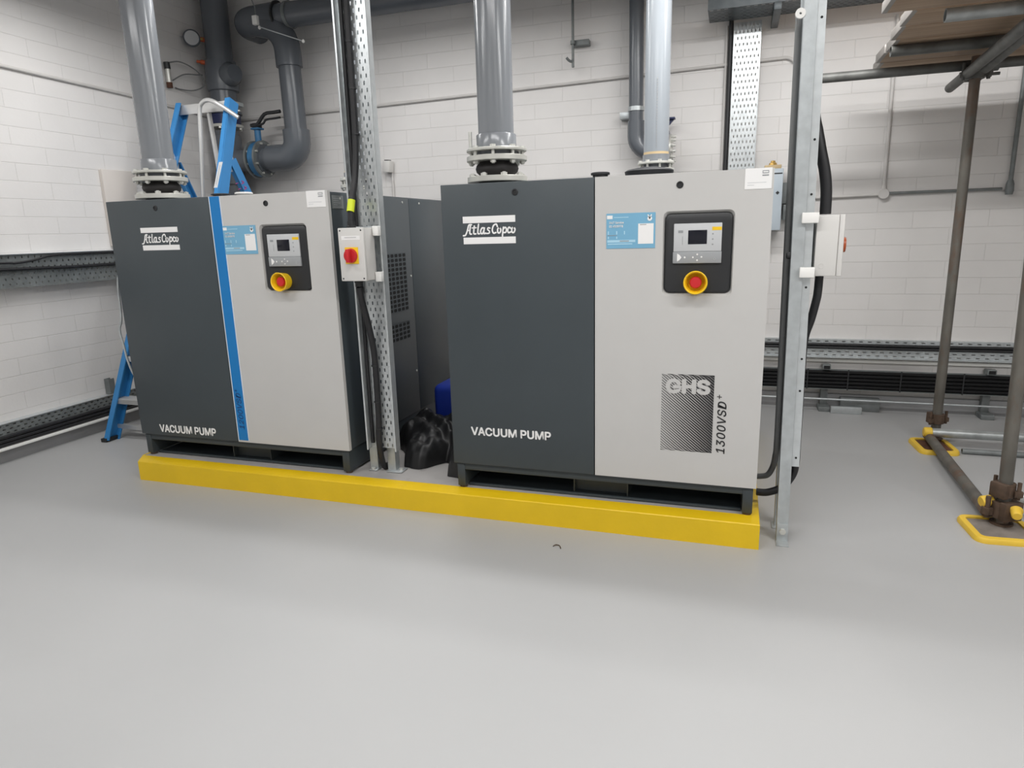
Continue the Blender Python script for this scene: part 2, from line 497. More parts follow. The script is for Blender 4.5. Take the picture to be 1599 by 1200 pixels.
def stroke(bm, pts, wd, O, U, V, sx, sy, n=6):
    """flat brush stroke through 2-D points (scaled by sx, sy), round ends"""
    P = [Vector((p[0] * sx, p[1] * sy, 0)) for p in pts]
    P = smooth_path(P, n) if len(P) > 2 else P
    O = Vector(O); U = Vector(U); V = Vector(V)
    def W(p):
        return O + U * p.x + V * p.y
    h = wd / 2
    L = []; Rr = []
    for i, p in enumerate(P):
        t = (P[min(i + 1, len(P) - 1)] - P[max(i - 1, 0)]).normalized()
        nn = Vector((-t.y, t.x, 0))
        L.append(p + nn * h); Rr.append(p - nn * h)
    for i in range(len(P) - 1):
        bm.faces.new([bm.verts.new(W(q)) for q in (Rr[i], Rr[i + 1], L[i + 1], L[i])])
    for p in (P[0], P[-1]):
        bm.faces.new([bm.verts.new(W(p + Vector((math.cos(a * PI / 5), math.sin(a * PI / 5), 0)) * h) + U.cross(V) * 0.00004) for a in range(10)])

def rrect(x0, x1, z0, z1, r, n=6):
    pts = []
    for cx, cz, a0 in ((x1 - r, z0 + r, -PI / 2), (x1 - r, z1 - r, 0), (x0 + r, z1 - r, PI / 2), (x0 + r, z0 + r, PI)):
        for k in range(n + 1):
            a = a0 + PI / 2 * k / n
            pts.append((cx + r * math.cos(a), cz + r * math.sin(a)))
    return pts

X = Vector((1, 0, 0)); Y = Vector((0, 1, 0)); Z = Vector((0, 0, 1))

# ---------------------------------------------------------------- the room
XL, XR, YB, YF, ZC = -2.80, 4.60, 2.17, -4.80, 3.35
b = B(); box(b, XL - 0.1, XR + 0.1, YF - 0.1, YB + 0.1, -0.10, 0.0); obj('floor', b, 'floor', kind='structure')
b = B(); box(b, XL - 0.1, XR + 0.1, YF - 0.1, YB + 0.1, ZC, ZC + 0.1); obj('ceiling', b, 'ceil', kind='structure')
b = B(); box(b, XL - 0.1, XR + 0.1, YB, YB + 0.1, 0, ZC); obj('wall_back', b, 'wall_back', kind='structure')
b = B(); box(b, XL - 0.1, XL, YF, YB, 0, ZC); obj('wall_left', b, 'wall_left', kind='structure')
b = B(); box(b, XR, XR + 0.1, YF, YB, 0, ZC); obj('wall_right', b, 'wall', kind='structure')
b = B(); box(b, XL - 0.1, XR + 0.1, YF - 0.1, YF, 0, ZC); obj('wall_front', b, 'wall', kind='structure')
b = B(); box(b, XL, XR, YB - 0.012, YB, 0, 0.10, 0.003); obj('baseboard_back', b, 'skirt', kind='structure')

# strip light bodies (out of the frame, hung under the ceiling; two near the back wall are added)
for (lx, ly, lz, ll, al, wt) in LAMPS:
    t = thing('strip_light', (lx, ly, lz), 'white strip light hung below the ceiling above the machine room floor', 'light', 'strip lights below the ceiling')
    b = B(); box(b, lx - ll / 2 - 0.03, lx + ll / 2 + 0.03, ly - 0.065, ly + 0.065, lz, lz + 0.07, 0.006); obj('housing', b, 'cap', t)
    for sx in (-0.5, 0.5):
        b = B(); cyl(b, (lx + sx, ly, lz + 0.07), (lx + sx, ly, ZC), 0.004, 8); obj('suspension_rod', b, 'galv', t)

# ---------------------------------------------------------------- plinth
PZ = 0.1014
t = thing('plinth', (-0.24, -0.068, 0), 'low grey concrete plinth with yellow painted front edge under both pumps', 'plinth')
def plan(z, ins):
    return [(-1.745 + ins, -0.068 + ins, z), (1.2695 - ins, -0.068 + ins, z), (1.2695 - ins, 1.50 - ins, z), (-1.806 + ins, 1.50 - ins, z), (-1.806 + ins, 0.020 + ins, z)]
b = B(); prism(b, plan(0.0, 0.004), (0, 0, PZ - 0.0015)); obj('slab', b, 'conc', t)
b = B()
o0, o1, o2 = plan(0.0, 0.0), plan(PZ - 0.003, 0.0), plan(PZ, 0.003)
i2 = [(-1.790, 0.018, PZ), (1.235, 0.018, PZ), (1.235, 1.497, PZ), (-1.790, 1.497, PZ), (-1.790, 0.020, PZ)]
V0, V1, V2, V3 = [[b.verts.new(p) for p in q] for q in (o0, o1, o2, i2)]
for k in (4, 0, 1, 2, 3):
    j = (k + 1) % 5
    b.faces.new((V0[k], V0[j], V1[j], V1[k])); b.faces.new((V1[k], V1[j], V2[j], V2[k]))
    if k != 2: b.faces.new((V2[k], V2[j], V3[j], V3[k]))
obj('painted_edge', b, 'yellow', t, label='yellow painted front edge of the plinth')

# ---------------------------------------------------------------- vacuum pumps
def logo_letters(bm, O, sx, sy, wd):
    """brush-script lettering: letters laid out on a 0..10 by 0..1.6 field"""
    cnt = [0]
    def s(*p, w_=1.0):
        cnt[0] += 1
        stroke(bm, p, wd * w_, O - Y * (0.0001 * cnt[0]), X, Z, sx, sy)
    # A
    s((0.0, 0.16), (0.42, 0.24), (0.80, 0.85), (1.10, 1.48), (1.60, 1.55))
    s((1.42, 1.50), (1.28, 0.95), (1.24, 0.42), (1.52, 0.34))
    s((0.74, 0.80), (1.26, 0.82), w_=0.75)
    # t
    s((2.12, 1.36), (2.00, 0.85), (1.98, 0.40), (2.34, 0.36))
    s((1.68, 1.12), (2.46, 1.14), w_=0.75)
    # l
    s((2.92, 1.56), (2.78, 0.95), (2.74, 0.42), (3.02, 0.36))
    # a
    s((3.92, 1.06), (3.55, 1.08), (3.26, 0.70), (3.36, 0.38), (3.66, 0.42), (3.94, 0.92))
    s((3.98, 1.08), (3.86, 0.66), (3.92, 0.36), (4.20, 0.42))
    # s
    s((5.00, 1.04), (4.68, 1.08), (4.56, 0.88), (4.86, 0.66), (4.84, 0.42), (4.36, 0.36), w_=0.9)
    # C
    s((6.36, 1.22), (6.16, 1.52), (5.66, 1.34), (5.42, 0.80), (5.62, 0.40), (6.06, 0.46))
    # o
    s((6.72, 1.08), (6.42, 0.90), (6.44, 0.46), (6.76, 0.42), (6.98, 0.80), (6.72, 1.08))
    # p
    s((7.46, 1.10), (7.34, 0.60), (7.24, -0.02))
    s((7.44, 0.90), (7.78, 1.08), (8.00, 0.84), (7.84, 0.46), (7.40, 0.44))
    # c
    s((8.72, 0.96), (8.46, 1.08), (8.22, 0.74), (8.36, 0.40), (8.72, 0.48))
    # o
    s((9.28, 1.08), (8.98, 0.90), (9.00, 0.46), (9.32, 0.42), (9.54, 0.80), (9.28, 1.08))

def lock(parent, x, y, z):
    b = B(); lathe(b, (x, y, z), -Y, [(0, -0.01), (0.0125, -0.01), (0.0125, 0.002), (0.0105, 0.004), (0.008, 0.004), (0.007, 0.001), (0, 0.001)], 24)
    obj('lock', b, 'blackp', parent)

def pump(X0, Y0, zt, blue, label):
    W, D = 1.252, 1.225
    zb, zp = 0.218, PZ
    t = thing('vacuum_pump', (X0, Y0, zp), label, 'vacuum pump')
    f = Y0
    xs = X0 + (0.6175 if blue else 0.6265)                       # split between the two front panels
    # casing
    b = B(); box(b, X0 + 0.006, X0 + W - 0.008, f + 0.021, f + D, zb - 0.004, zt - 0.003, 0.004); obj('casing', b, 'dark', t)
    # side panels (front and rear, either side)
    for sx in (0, 1):
        xo = X0 + W - 0.008 if sx else X0 + 0.006
        a0, a1 = (xo, xo + 0.004) if sx else (xo - 0.004, xo)
        b = B(); box(b, a0, a1, f + 0.023, f + 0.772, zb, zt - 0.010, 0.0015); sp = obj('side_panel', b, 'dark', t)
        b = B(); box(b, a0, a1, f + 0.776, f + D - 0.004, zb, zt - 0.010, 0.0015); sp2 = obj('side_panel', b, 'dark', t)
        xf = a1 if sx else a0
        for yy, zz in ((0.10, zt - 0.03), (0.40, zt - 0.03), (0.70, zt - 0.03), (0.90, zt - 0.03), (0.750, 0.98), (0.750, 0.45)):
            b = B(); lathe(b, (xf, f + yy, zz), X if sx else -X, [(0, -0.001), (0.006, -0.001), (0.005, 0.003), (0, 0.003)], 12); obj('screw', b, 'zinc', sp2 if yy > 0.776 else sp)
    # vents on the right side
    xv = X0 + W - 0.004
    for (y0, z0, nc, nr) in ((0.478, 0.802, 5, 13), (0.478, 0.648, 5, 4)):
        b = B(); box(b, xv, xv + 0.0015, f + y0, f + y0 + nc * 0.044, z0, z0 + nr * 0.0235); v = obj('vent_backing', b, 'void', t)
        b = B(); perf(b, (xv + 0.003, f + y0, z0), Y, Z, nc, nr, 0.044, 0.0235, 0.034, 0.0165, False); obj('vent_grille', b, 'dark', v)
    # base frame
    b = B(); box(b, X0 + 0.012, X0 + W - 0.012, f + 0.010, f + 0.050, 0.187, zb - 0.002, 0.002); obj('base_rail', b, 'frame', t)
    b = B(); box(b, X0 + 0.012, X0 + W - 0.012, f + D - 0.05, f + D - 0.01, 0.187, zb - 0.002, 0.002); obj('base_rail', b, 'frame', t)
    b = B(); box(b, X0 + 0.05, X0 + W - 0.05, f + 0.05, f + D - 0.05, 0.205, zb - 0.005); obj('base_deck', b, 'frame', t)
    for a0, a1 in ((0.012, 0.048), (W - 0.048, W - 0.010)):
        b = B(); box(b, X0 + a0, X0 + a1, f + 0.008, f + D - 0.01, zp + 0.009, 0.214, 0.003); sk = obj('skid', b, 'frame', t)
        for yy in (0.03, D - 0.035):
            b = B(); cyl(b, (X0 + (a0 + a1) / 2, f + yy, zp), (X0 + (a0 + a1) / 2, f + yy, zp + 0.012), 0.017, 16); obj('foot_pad', b, 'rust', sk)
    b = B(); box(b, X0 + 0.05, X0 + W - 0.05, f + 0.045, f + D - 0.03, zp + 0.0005, zp + 0.010, 0.002); obj('under_shade_sheet', b, 'frame', t)  # dark sheet added so the space under the pump looks shaded
    for u in (0.527, 0.753):
        b = B(); box(b, X0 + u - 0.003, X0 + u + 0.003, f + 0.06, f + D - 0.05, zp + 0.011, 0.206); obj('base_web', b, 'frame', t)
    b = B(); box(b, X0 + 0.527, X0 + 0.753, f + 0.09, f + 0.094, zp + 0.011, 0.206); obj('base_web', b, 'frame', t)
    # dark front panel
    b = B(); box(b, X0, xs - 0.002, f, f + 0.020, zb, zt, 0.003); dp = obj('dark_front_panel', b, 'dark', t, label='dark slate front panel')
    if blue:
        lo = (0.194, 0.418, 1.269, 1.245, 1.186, 1.162)
        vt = (0.126, 0.487, 0.236, 0.278)
    else:
        lo = (0.092, 0.313, 1.266, 1.240, 1.184, 1.158)
        vt = (0.088, 0.444, 0.352, 0.390)
    lx = X0 + (0.303 if blue else 0.314)
    lock(dp, lx, f, zt - 0.040)
    for z1, z0 in ((lo[2], lo[3]), (lo[4], lo[5])):
        b = B(); box(b, X0 + lo[0], X0 + lo[1], f - 0.0012, f + 0.001, z0, z1); obj('logo_bar', b, 'white', dp)
    b = B(); wl = lo[1] - lo[0]
    logo_letters(b, Vector((X0 + lo[0], f - 0.0012, lo[4] + 0.0030)), wl / 9.60, 0.0305, 0.0064); obj('logo_lettering', b, 'white', dp, rec=False)
    text('title_lettering', 'VACUUM PUMP', 'white', dp, (X0 + vt[0], f, vt[2]), X, Z, vt[1] - vt[0], vt[3] - vt[2], 0.001, bold=0.028)
    # light front panel with an opening for the controls
    x1 = X0 + W
    hx0, hx1, hz0, hz1 = X0 + 0.881, X0 + 1.130, zt - 0.440, zt - 0.133
    inner = rrect(hx0, hx1, hz0, hz1, 0.020, 6)
    inner2 = rrect(hx0 + 0.006, hx1 - 0.006, hz0 + 0.011, hz1 - 0.009, 0.020, 6)
    cx, cz = (hx0 + hx1) / 2, (hz0 + hz1) / 2
    ox0, ox1, oz0, oz1 = xs + 0.002, x1, zb, zt
    def cast(p):
        dx, dz = p[0] - cx, p[1] - cz
        ks = []
        if dx > 1e-9: ks.append((ox1 - cx) / dx)
        if dx < -1e-9: ks.append((ox0 - cx) / dx)
        if dz > 1e-9: ks.append((oz1 - cz) / dz)
        if dz < -1e-9: ks.append((oz0 - cz) / dz)
        k = min(ks)
        return (cx + dx * k, cz + dz * k)
    outer = [cast(p) for p in inner]
    # make sure the four corners belong to the outer loop
    for c in ((ox0, oz0), (ox1, oz0), (ox1, oz1), (ox0, oz1)):
        i = min(range(len(outer)), key=lambda q: (outer[q][0] - c[0]) ** 2 + (outer[q][1] - c[1]) ** 2)
        outer[i] = c
    b = B(); n = len(inner)
    vo = [b.verts.new((p[0], f, p[1])) for p in outer]
    vob = [b.verts.new((p[0], f + 0.020, p[1])) for p in outer]
    vi = [b.verts.new((p[0], f, p[1])) for p in inner]
    vj = [b.verts.new((p[0], f + 0.016, p[1])) for p in inner2]
    vib = [b.verts.new((p[0], f + 0.020, p[1])) for p in inner2]
    for i in range(n):
        j = (i + 1) % n
        b.faces.new((vo[i], vo[j], vi[j], vi[i]))
        b.faces.new((vi[i], vi[j], vj[j], vj[i]))
        b.faces.new((vj[i], vj[j], vib[j], vib[i]))
        b.faces.new((vib[i], vib[j], vob[j], vob[i]))
        b.faces.new((vob[i], vob[j], vo[j], vo[i]))
    lp = obj('light_front_panel', b, 'light', t, label='light grey front panel', angle=28)
    lock(lp, X0 + (0.931 if blue else 0.937), f, zt - 0.042)
    if blue:
        b = B(); box(b, X0 + 0.6255, X0 + 0.681, f - 0.0010, f + 0.001, zb + 0.010, zt - 0.001); obj('blue_stripe', b, 'blue', lp, label='bright blue vertical stripe')
        b = B(); box(b, X0 + 0.6812, X0 + 0.6862, f - 0.0011, f + 0.001, zb + 0.010, zt - 0.001); obj('stripe_border', b, 'whiteb', lp)
        b = B(); box(b, X0 + 0.6203, X0 + 0.6253, f - 0.0011, f + 0.001, zb + 0.005, zt - 0.001); obj('stripe_border', b, 'whiteb', lp)
        text('model_lettering', '1200VSD', 'navyink', lp, (X0 + 0.667, f, 0.285), Z, -X, 0.185, 0.030, 0.0022, bold=0.01, shear=0.2)
        text('model_plus', '+', 'navyink', lp, (X0 + 0.650, f, 0.474), Z, -X, 0.016, 0.016, 0.0022)
    else:
        # hatched badge: diagonal bars that thicken to the right
        gx0, gx1, gz0, gz1 = X0 + 0.889, X0 + 1.083, 0.349, 0.655
        b = B(); wv = gx1 - gx0; hv = gz1 - gz0; per = 0.0108; sl = 0.86
        k = 0
        while True:
            c = k * per
            if c > hv + wv * sl + per: break
            m_ = 10
            for q in range(m_):
                xa, xb = wv * q / m_, wv * (q + 1) / m_
                ta, tb = per * (0.26 + 0.60 * (xa / wv)), per * (0.26 + 0.60 * (xb / wv))
                za, zb_ = c - xa * sl, c - xb * sl
                P = [(xa, min(hv, max(0, za))), (xb, min(hv, max(0, zb_))), (xb, min(hv, max(0, zb_ + tb))), (xa, min(hv, max(0, za + ta)))]
                if abs(P[0][1] - P[3][1]) + abs(P[1][1] - P[2][1]) < 1e-6: continue
                b.faces.new([b.verts.new((gx0 + p[0], f - 0.0008, gz0 + p[1])) for p in P])
            k += 1
        obj('hatched_badge', b, 'ink', lp, rec=False)
        text('badge_lettering', 'GHS', 'light', lp, (X0 + 0.904, f, 0.578), X, Z, 0.166, 0.060, 0.0016, bold=0.045, spacing=1.0)
        text('model_lettering', '1300VSD', 'ink', lp, (X0 + 1.131, f, 0.349), Z, -X, 0.207, 0.033, 0.001, bold=0.012, shear=0.2, spacing=1.05)
        text('model_plus', '+', 'ink', lp, (X0 + 1.112, f, 0.565), Z, -X, 0.017, 0.017, 0.001, shear=0.1)
    # control panel
    cpx0, cpx1, cpz0, cpz1 = hx0 + 0.0075, hx1 - 0.0075, hz0 + 0.0135, hz1 - 0.011
    b = B()
    l0 = [b.verts.new((p[0], f + 0.019, p[1])) for p in rrect(cpx0, cpx1, cpz0, cpz1, 0.018)]
    l1 = [b.verts.new((p[0], f + 0.008, p[1])) for p in rrect(cpx0, cpx1, cpz0, cpz1, 0.018)]
    l2 = [b.verts.new((p[0], f + 0.003, p[1])) for p in rrect(cpx0 + 0.005, cpx1 - 0.005, cpz0 + 0.005, cpz1 - 0.014, 0.016)]
    n = len(l0)
    for i in range(n):
        j = (i + 1) % n
        b.faces.new((l0[i], l0[j], l1[j], l1[i])); b.faces.new((l1[i], l1[j], l2[j], l2[i]))
    b.faces.new(l2); b.faces.new(list(reversed(l0)))
    cp = obj('control_panel', b, 'blackp', t, label='black recessed control panel')
    kx0, kx1, kz0, kz1 = X0 + 0.920, X0 + 1.088, zt - 0.320, zt - 0.178
    km = kz0 + 0.0425
    b = B(); box(b, kx0, kx1, f - 0.004, f + 0.004, km, kz1, 0.002); obj('display_module', b, 'silver', cp)
    b = B(); box(b, kx0 - 0.0015, kx1 + 0.0015, f - 0.006, f + 0.004, kz0, km - 0.0005, 0.002); obj('keypad', b, 'keypad', cp)
    b = B(); box(b, kx0 + 0.051, kx0 + 0.117, f - 0.0050, f, kz1 - 0.074, kz1 - 0.024, 0.001); obj('screen', b, 'screen', cp)
    b = B(); box(b, kx1 - 0.034, kx1 - 0.001, f - 0.0046, f, kz1 - 0.026, kz1 - 0.014); obj('warning_tag', b, 'estopy', cp)
    b = B(); box(b, kx0 + 0.016, kx0 + 0.033, f - 0.0046, f, kz1 - 0.033, kz1 - 0.024); obj('display_logo', b, 'greyink', cp)
    b = B(); box(b, kx0 + 0.031, kx0 + 0.0322, f - 0.0046, f, kz1 - 0.075, kz1 - 0.045); obj('display_rule', b, 'greyink', cp)
    for q in range(4):
        b = B(); lathe(b, (kx1 - 0.031, f - 0.0042, kz1 - 0.020 - q * 0.0185), -Y, [(0, 0), (0.0030, 0), (0, 0.0006)], 8); obj('display_symbol', b, 'greyink', cp)
    kc = (kz0 + km) / 2
    b = B(); prism(b, [(kx0 + 0.014, f - 0.0062, kc - 0.0145), (kx0 + 0.022, f - 0.0062, kc - 0.010), (kx0 + 0.030, f - 0.0062, kc), (kx0 + 0.022, f - 0.0062, kc + 0.010), (kx0 + 0.014, f - 0.0062, kc + 0.0145)], (0, -0.001, 0)); obj('start_key', b, 'white', cp)
    for dx, dz, r in ((0.041, 0.0, 0.0036), (0.070, 0.0, 0.0032), (0.085, 0.0105, 0.0032), (0.085, -0.0105, 0.0032), (0.100, 0.001, 0.0032)):
        b = B(); lathe(b, (kx0 + dx, f - 0.0060, kc + dz), -Y, [(0, 0), (r, 0), (r * 0.8, 0.0012), (0, 0.0012)], 12); obj('key', b, 'white', cp)
    b = B(); ring(b, (kx1 - 0.022, f - 0.0062, kc - 0.006), -Y, 0.0042, 0.0030, 0.0012, 16); obj('key_ring', b, 'silver', cp)
    ex, ez = X0 + (0.990 if blue else 1.004), zt - 0.3875
    b = B(); lathe(b, (ex, f + 0.006, ez), -Y, [(0.030, 0.0), (0.036, 0.0), (0.0415, 0.046), (0.0425, 0.052), (0.0400, 0.054), (0.0365, 0.051), (0.0300, 0.016), (0.018, 0.012), (0.0, 0.012)], 40)
    obj('stop_guard', b, 'estopy', cp, label='yellow guard ring of the emergency stop')
    b = B(); lathe(b, (ex, f - 0.004, ez), -Y, [(0.012, 0), (0.012, 0.014), (0.0205, 0.017), (0.0215, 0.026), (0.018, 0.031), (0, 0.033)], 32)
    obj('stop_button', b, 'red', cp, label='red mushroom push button of the emergency stop')
    # service sticker
    sx0, sx1 = (X0 + 0.6805, X0 + 0.862) if blue else (X0 + 0.672, X0 + 0.853)
    sz0, sz1 = zt - 0.2625, zt - 0.134
    ys = f - 0.0016
    sw, sh = sx1 - sx0, sz1 - sz0
    b = B(); box(b, sx0, sx1, ys, f + 0.001, sz0, sz1); st = obj('service_sticker', b, 'sticker', t, label='sky blue service sticker')
    def sb(bm, u0, u1, v0, v1, d=0.0006):
        box(bm, sx0 + u0 * sw, sx0 + u1 * sw, ys - d, ys + 0.0003, sz1 - v1 * sh, sz1 - v0 * sh)
    b = B(); sb(b, 0.655, 0.965, 0.305, 0.875); obj('sticker_panel', b, 'white', st)
    b = B(); sb(b, 0.012, 0.128, 0.055, 0.155); obj('sticker_logo', b, 'white', st)
    # little white emblem
    bx_, bz_ = sx0 + 0.885 * sw, sz1 - 0.17 * sh
    b = B(); lathe(b, (bx_, ys, bz_), -Y, [(0, 0), (0.0085, 0), (0.0085, 0.0008), (0, 0.0008)], 16)
    for q in (-1, 1):
        stroke(b, [(0, 0), (q * 0.006, 0.013)], 0.004, (bx_, ys - 0.0008, bz_), X, Z, 1, 1)
    obj('sticker_emblem', b, 'white', st)
    text('sticker_lettering', '24/7 Service', 'white', st, (sx0 + 0.06 * sw, ys, sz1 - 0.300 * sh), X, Z, 0.30 * sw, 0.072 * sh, 0.0007, bold=0.02)
    text('sticker_number', '01 4505978', 'white', st, (sx0 + 0.06 * sw, ys, sz1 - 0.400 * sh), X, Z, 0.285 * sw, 0.070 * sh, 0.0007, bold=0.02)
    for u0, u1, v0, v1 in ((0.155, 0.455, 0.105, 0.128), (0.02, 0.60, 0.755, 0.825), (0.03, 0.54, 0.855, 0.885), (0.03, 0.052, 0.50, 0.60), (0.205, 0.227, 0.50, 0.60), (0.365, 0.387, 0.50, 0.60), (0.03, 0.052, 0.655, 0.72), (0.205, 0.227, 0.655, 0.72)):
        b = B(); sb(b, u0, u1, v0, v1); obj('sticker_bar', b, 'paleblue', st)
    for u0, u1, v0, v1 in ((0.03, 0.215, 0.615, 0.63), (0.69, 0.82, 0.325, 0.345), (0.28, 0.47, 0.775, 0.80)):
        b = B(); sb(b, u0, u1, v0, v1, 0.0009); obj('sticker_rule', b, 'greyink', st)
    # white paper label near the top corner
    qx0, qx1 = (X0 + 1.146, X0 + 1.241) if blue else (X0 + 1.157, X0 + 1.245)
    qz0, qz1 = zt - 0.068, zt + 0.0015
    b = B(); box(b, qx0, qx1, f - 0.0016, f + 0.001, qz0, qz1); ql = obj('paper_label', b, 'white', t, label='small white paper label')
    qw = qx1 - qx0
    a0, a1 = qx0 + 0.64 * qw, qx0 + 0.88 * qw
    b = B()
    prism(b, [(a0, f - 0.0017, qz1 - 0.0185), (a1, f - 0.0017, qz1 - 0.0185), (a1, f - 0.0017, qz1 - 0.0085), (a0, f - 0.0017, qz1 - 0.0085)], (0, -0.0004, 0)); obj('label_logo', b, 'keypad', ql)
    b = B(); box(b, a0 + 0.0025, a1 - 0.0025, f - 0.0025, f - 0.0018, qz1 - 0.0155, qz1 - 0.0115); obj('logo_window', b, 'white', ql)
    b = B(); box(b, a0, a1, f - 0.0022, f - 0.001, qz1 - 0.027, qz1 - 0.0225); obj('label_caption', b, 'greyink', ql)
    for q in range(2):
        b = B(); box(b, qx0 + 0.10 * qw, qx0 + (0.80 - 0.45 * q) * qw, f - 0.0020, f - 0.001, qz1 - 0.049 - q * 0.008, qz1 - 0.0475 - q * 0.008); obj('label_line', b, 'silver', ql)
    if blue:
        xr = X0 + W - 0.004
        b = B(); box(b, xr - 0.001, xr + 0.0022, f + 0.035, f + 0.125, zt - 0.075, zt - 0.018); pq = obj('rating_plate', b, 'galvd', t, label='small metal rating plate on the side')
        for q in range(5):
            b = B(); box(b, xr + 0.002, xr + 0.0028, f + 0.045, f + 0.045 + (0.06, 0.04, 0.055, 0.03, 0.065)[q], zt - 0.033 - q * 0.009, zt - 0.031 - q * 0.009); obj('plate_print', b, 'keypad', pq)
    return t

pump(0.0, 0.0, 1.392, False, 'front right vacuum pump, dark and light grey, with hatched black badge and no blue stripe')
pump(-1.796, 0.03, 1.398, True, 'vacuum pump on the left with a bright blue vertical stripe between its panels')

# fittings standing on the pump roofs
def roof_cap(x, y, z, r, h, m, label, name='blanking_cap'):
    b = B(); lathe(b, (x, y, z), Z, [(0, 0), (r * 0.8, 0), (r * 0.8, h * 0.6), (r, h * 0.6), (r, h * 0.9), (r * 0.85, h), (0, h)], 28)
    obj(name, b, m, loc=(x, y, z), label=label, cat='cap')
roof_cap(0.635, 0.07, 1.3893, 0.036, 0.024, 'blackp', 'small black cap on the roof of the right pump near its panel joint')
b = B(); lathe(b, (0.80, 0.22, 1.3893), Z, [(0, 0), (0.09, 0), (0.095, 0.030), (0.085, 0.036), (0.04, 0.044), (0, 0.044)], 32)
obj('round_cover', b, 'blackp', loc=(0.80, 0.22, 1.3893), label='flat black round cover on right pump roof beside the pale pipe', cat='cover')
roof_cap(-1.166, 0.10, 1.3953, 0.042, 0.018, 'blackp', 'flat black cap on the roof of the left pump above the blue stripe')
roof_cap(-1.050, 0.12, 1.3953, 0.040, 0.020, 'cap', 'flat white cap on the roof of the left pump beside the black one')

# ---------------------------------------------------------------- riser pipes with flanges
def flange_plate(name, parent, c, z0, z1, R, ri, nb, rb, m='flange'):
    b = B(); lathe(b, (c[0], c[1], z0), Z, [(ri, 0), (R - 0.002, 0), (R, 0.002), (R, z1 - z0 - 0.002), (R - 0.002, z1 - z0), (ri, z1 - z0)], 40, closed=True)
    return obj(name, b, m, parent)

def bolts(parent, c, zlo, zhi, rb, nb, ph, r=0.007, head=True, tail=0.014):
    for k in range(nb):
        a = ph + 2 * PI * k / nb
        x, y = c[0] + rb * math.cos(a), c[1] + rb * math.sin(a)
        b = B()
        cyl(b, (x, y, zlo - tail), (x, y, zhi + 0.004), r, 10)
        hexnut(b, (x, y, zhi), Z, r * 1.75, 0.009)
        hexnut(b, (x, y, zlo - 0.010), Z, r * 1.75, 0.010)
        obj('bolt', b, 'zinc', parent)

def main_riser(c, zr, label):
    t = thing('riser_pipe', (c[0], c[1], zr), label, 'pipe')
    b = B(); cyl(b, (c[0], c[1], zr - 0.0028), (c[0], c[1], zr + 0.013), 0.080, 32); obj('inlet_neck', b, 'rubber', t)
    f1 = flange_plate('lower_flange', t, c, zr + 0.013, zr + 0.036, 0.126, 0.05, 8, 0.105)
    for k in range(8):
        a = PI / 8 + 0.2 + 2 * PI * k / 8
        b = B(); hexnut(b, (c[0] + 0.107 * math.cos(a), c[1] + 0.107 * math.sin(a), zr + 0.036), Z, 0.0135, 0.010); cyl(b, (c[0] + 0.107 * math.cos(a), c[1] + 0.107 * math.sin(a), zr + 0.046), (c[0] + 0.107 * math.cos(a), c[1] + 0.107 * math.sin(a), zr + 0.049), 0.007, 10)
        obj('bolt', b, 'zinc', f1)
    b = B(); lathe(b, (c[0], c[1], zr + 0.036), Z, [(0.060, 0), (0.070, 0.004), (0.086, 0.018), (0.090, 0.032), (0.086, 0.046), (0.074, 0.058), (0.07, 0.066), (0, 0.066)], 36)
    obj('rubber_bellows', b, 'rubber', t)
    f2 = flange_plate('middle_flange', t, c, zr + 0.096, zr + 0.117, 0.126, 0.05, 8, 0.105)
    b = B(); cyl(b, (c[0], c[1], zr + 0.117), (c[0], c[1], zr + 0.135), 0.092, 36); obj('stub_flange', b, 'pvcd', t)
    f3 = flange_plate('upper_flange', t, c, zr + 0.134, zr + 0.146, 0.125, 0.071, 8, 0.105)
    bolts(f3, c, zr + 0.096, zr + 0.146, 0.107, 8, 0.2)
    if c[0] > 0:
        b = B(); cyl(b, (c[0] - 0.098, c[1] - 0.045, zr + 0.146), (c[0] - 0.098, c[1] - 0.045, zr + 0.215), 0.0075, 12); obj('tall_stud', b, 'zinc', f3)
    b = B(); lathe(b, (c[0], c[1], zr + 0.135), Z, [(0.070, 0), (0.083, 0), (0.083, 0.065), (0.081, 0.068), (0.070, 0.068)], 40, closed=True); obj('socket', b, 'pvc', t)
    b = B(); lathe(b, (c[0], c[1], zr + 0.14), Z, [(0, 0), (0.0735, 0), (0.0735, ZC - zr - 0.14), (0, ZC - zr - 0.14)], 48); obj('pipe', b, 'pvc', t)
main_riser((0.173, 0.205), 1.392, 'thick mid grey riser pipe with bolted bellows on right pump dark panel side')
main_riser((-1.630, 0.225), 1.398, 'thick mid grey riser pipe with bolted bellows on the left pump')

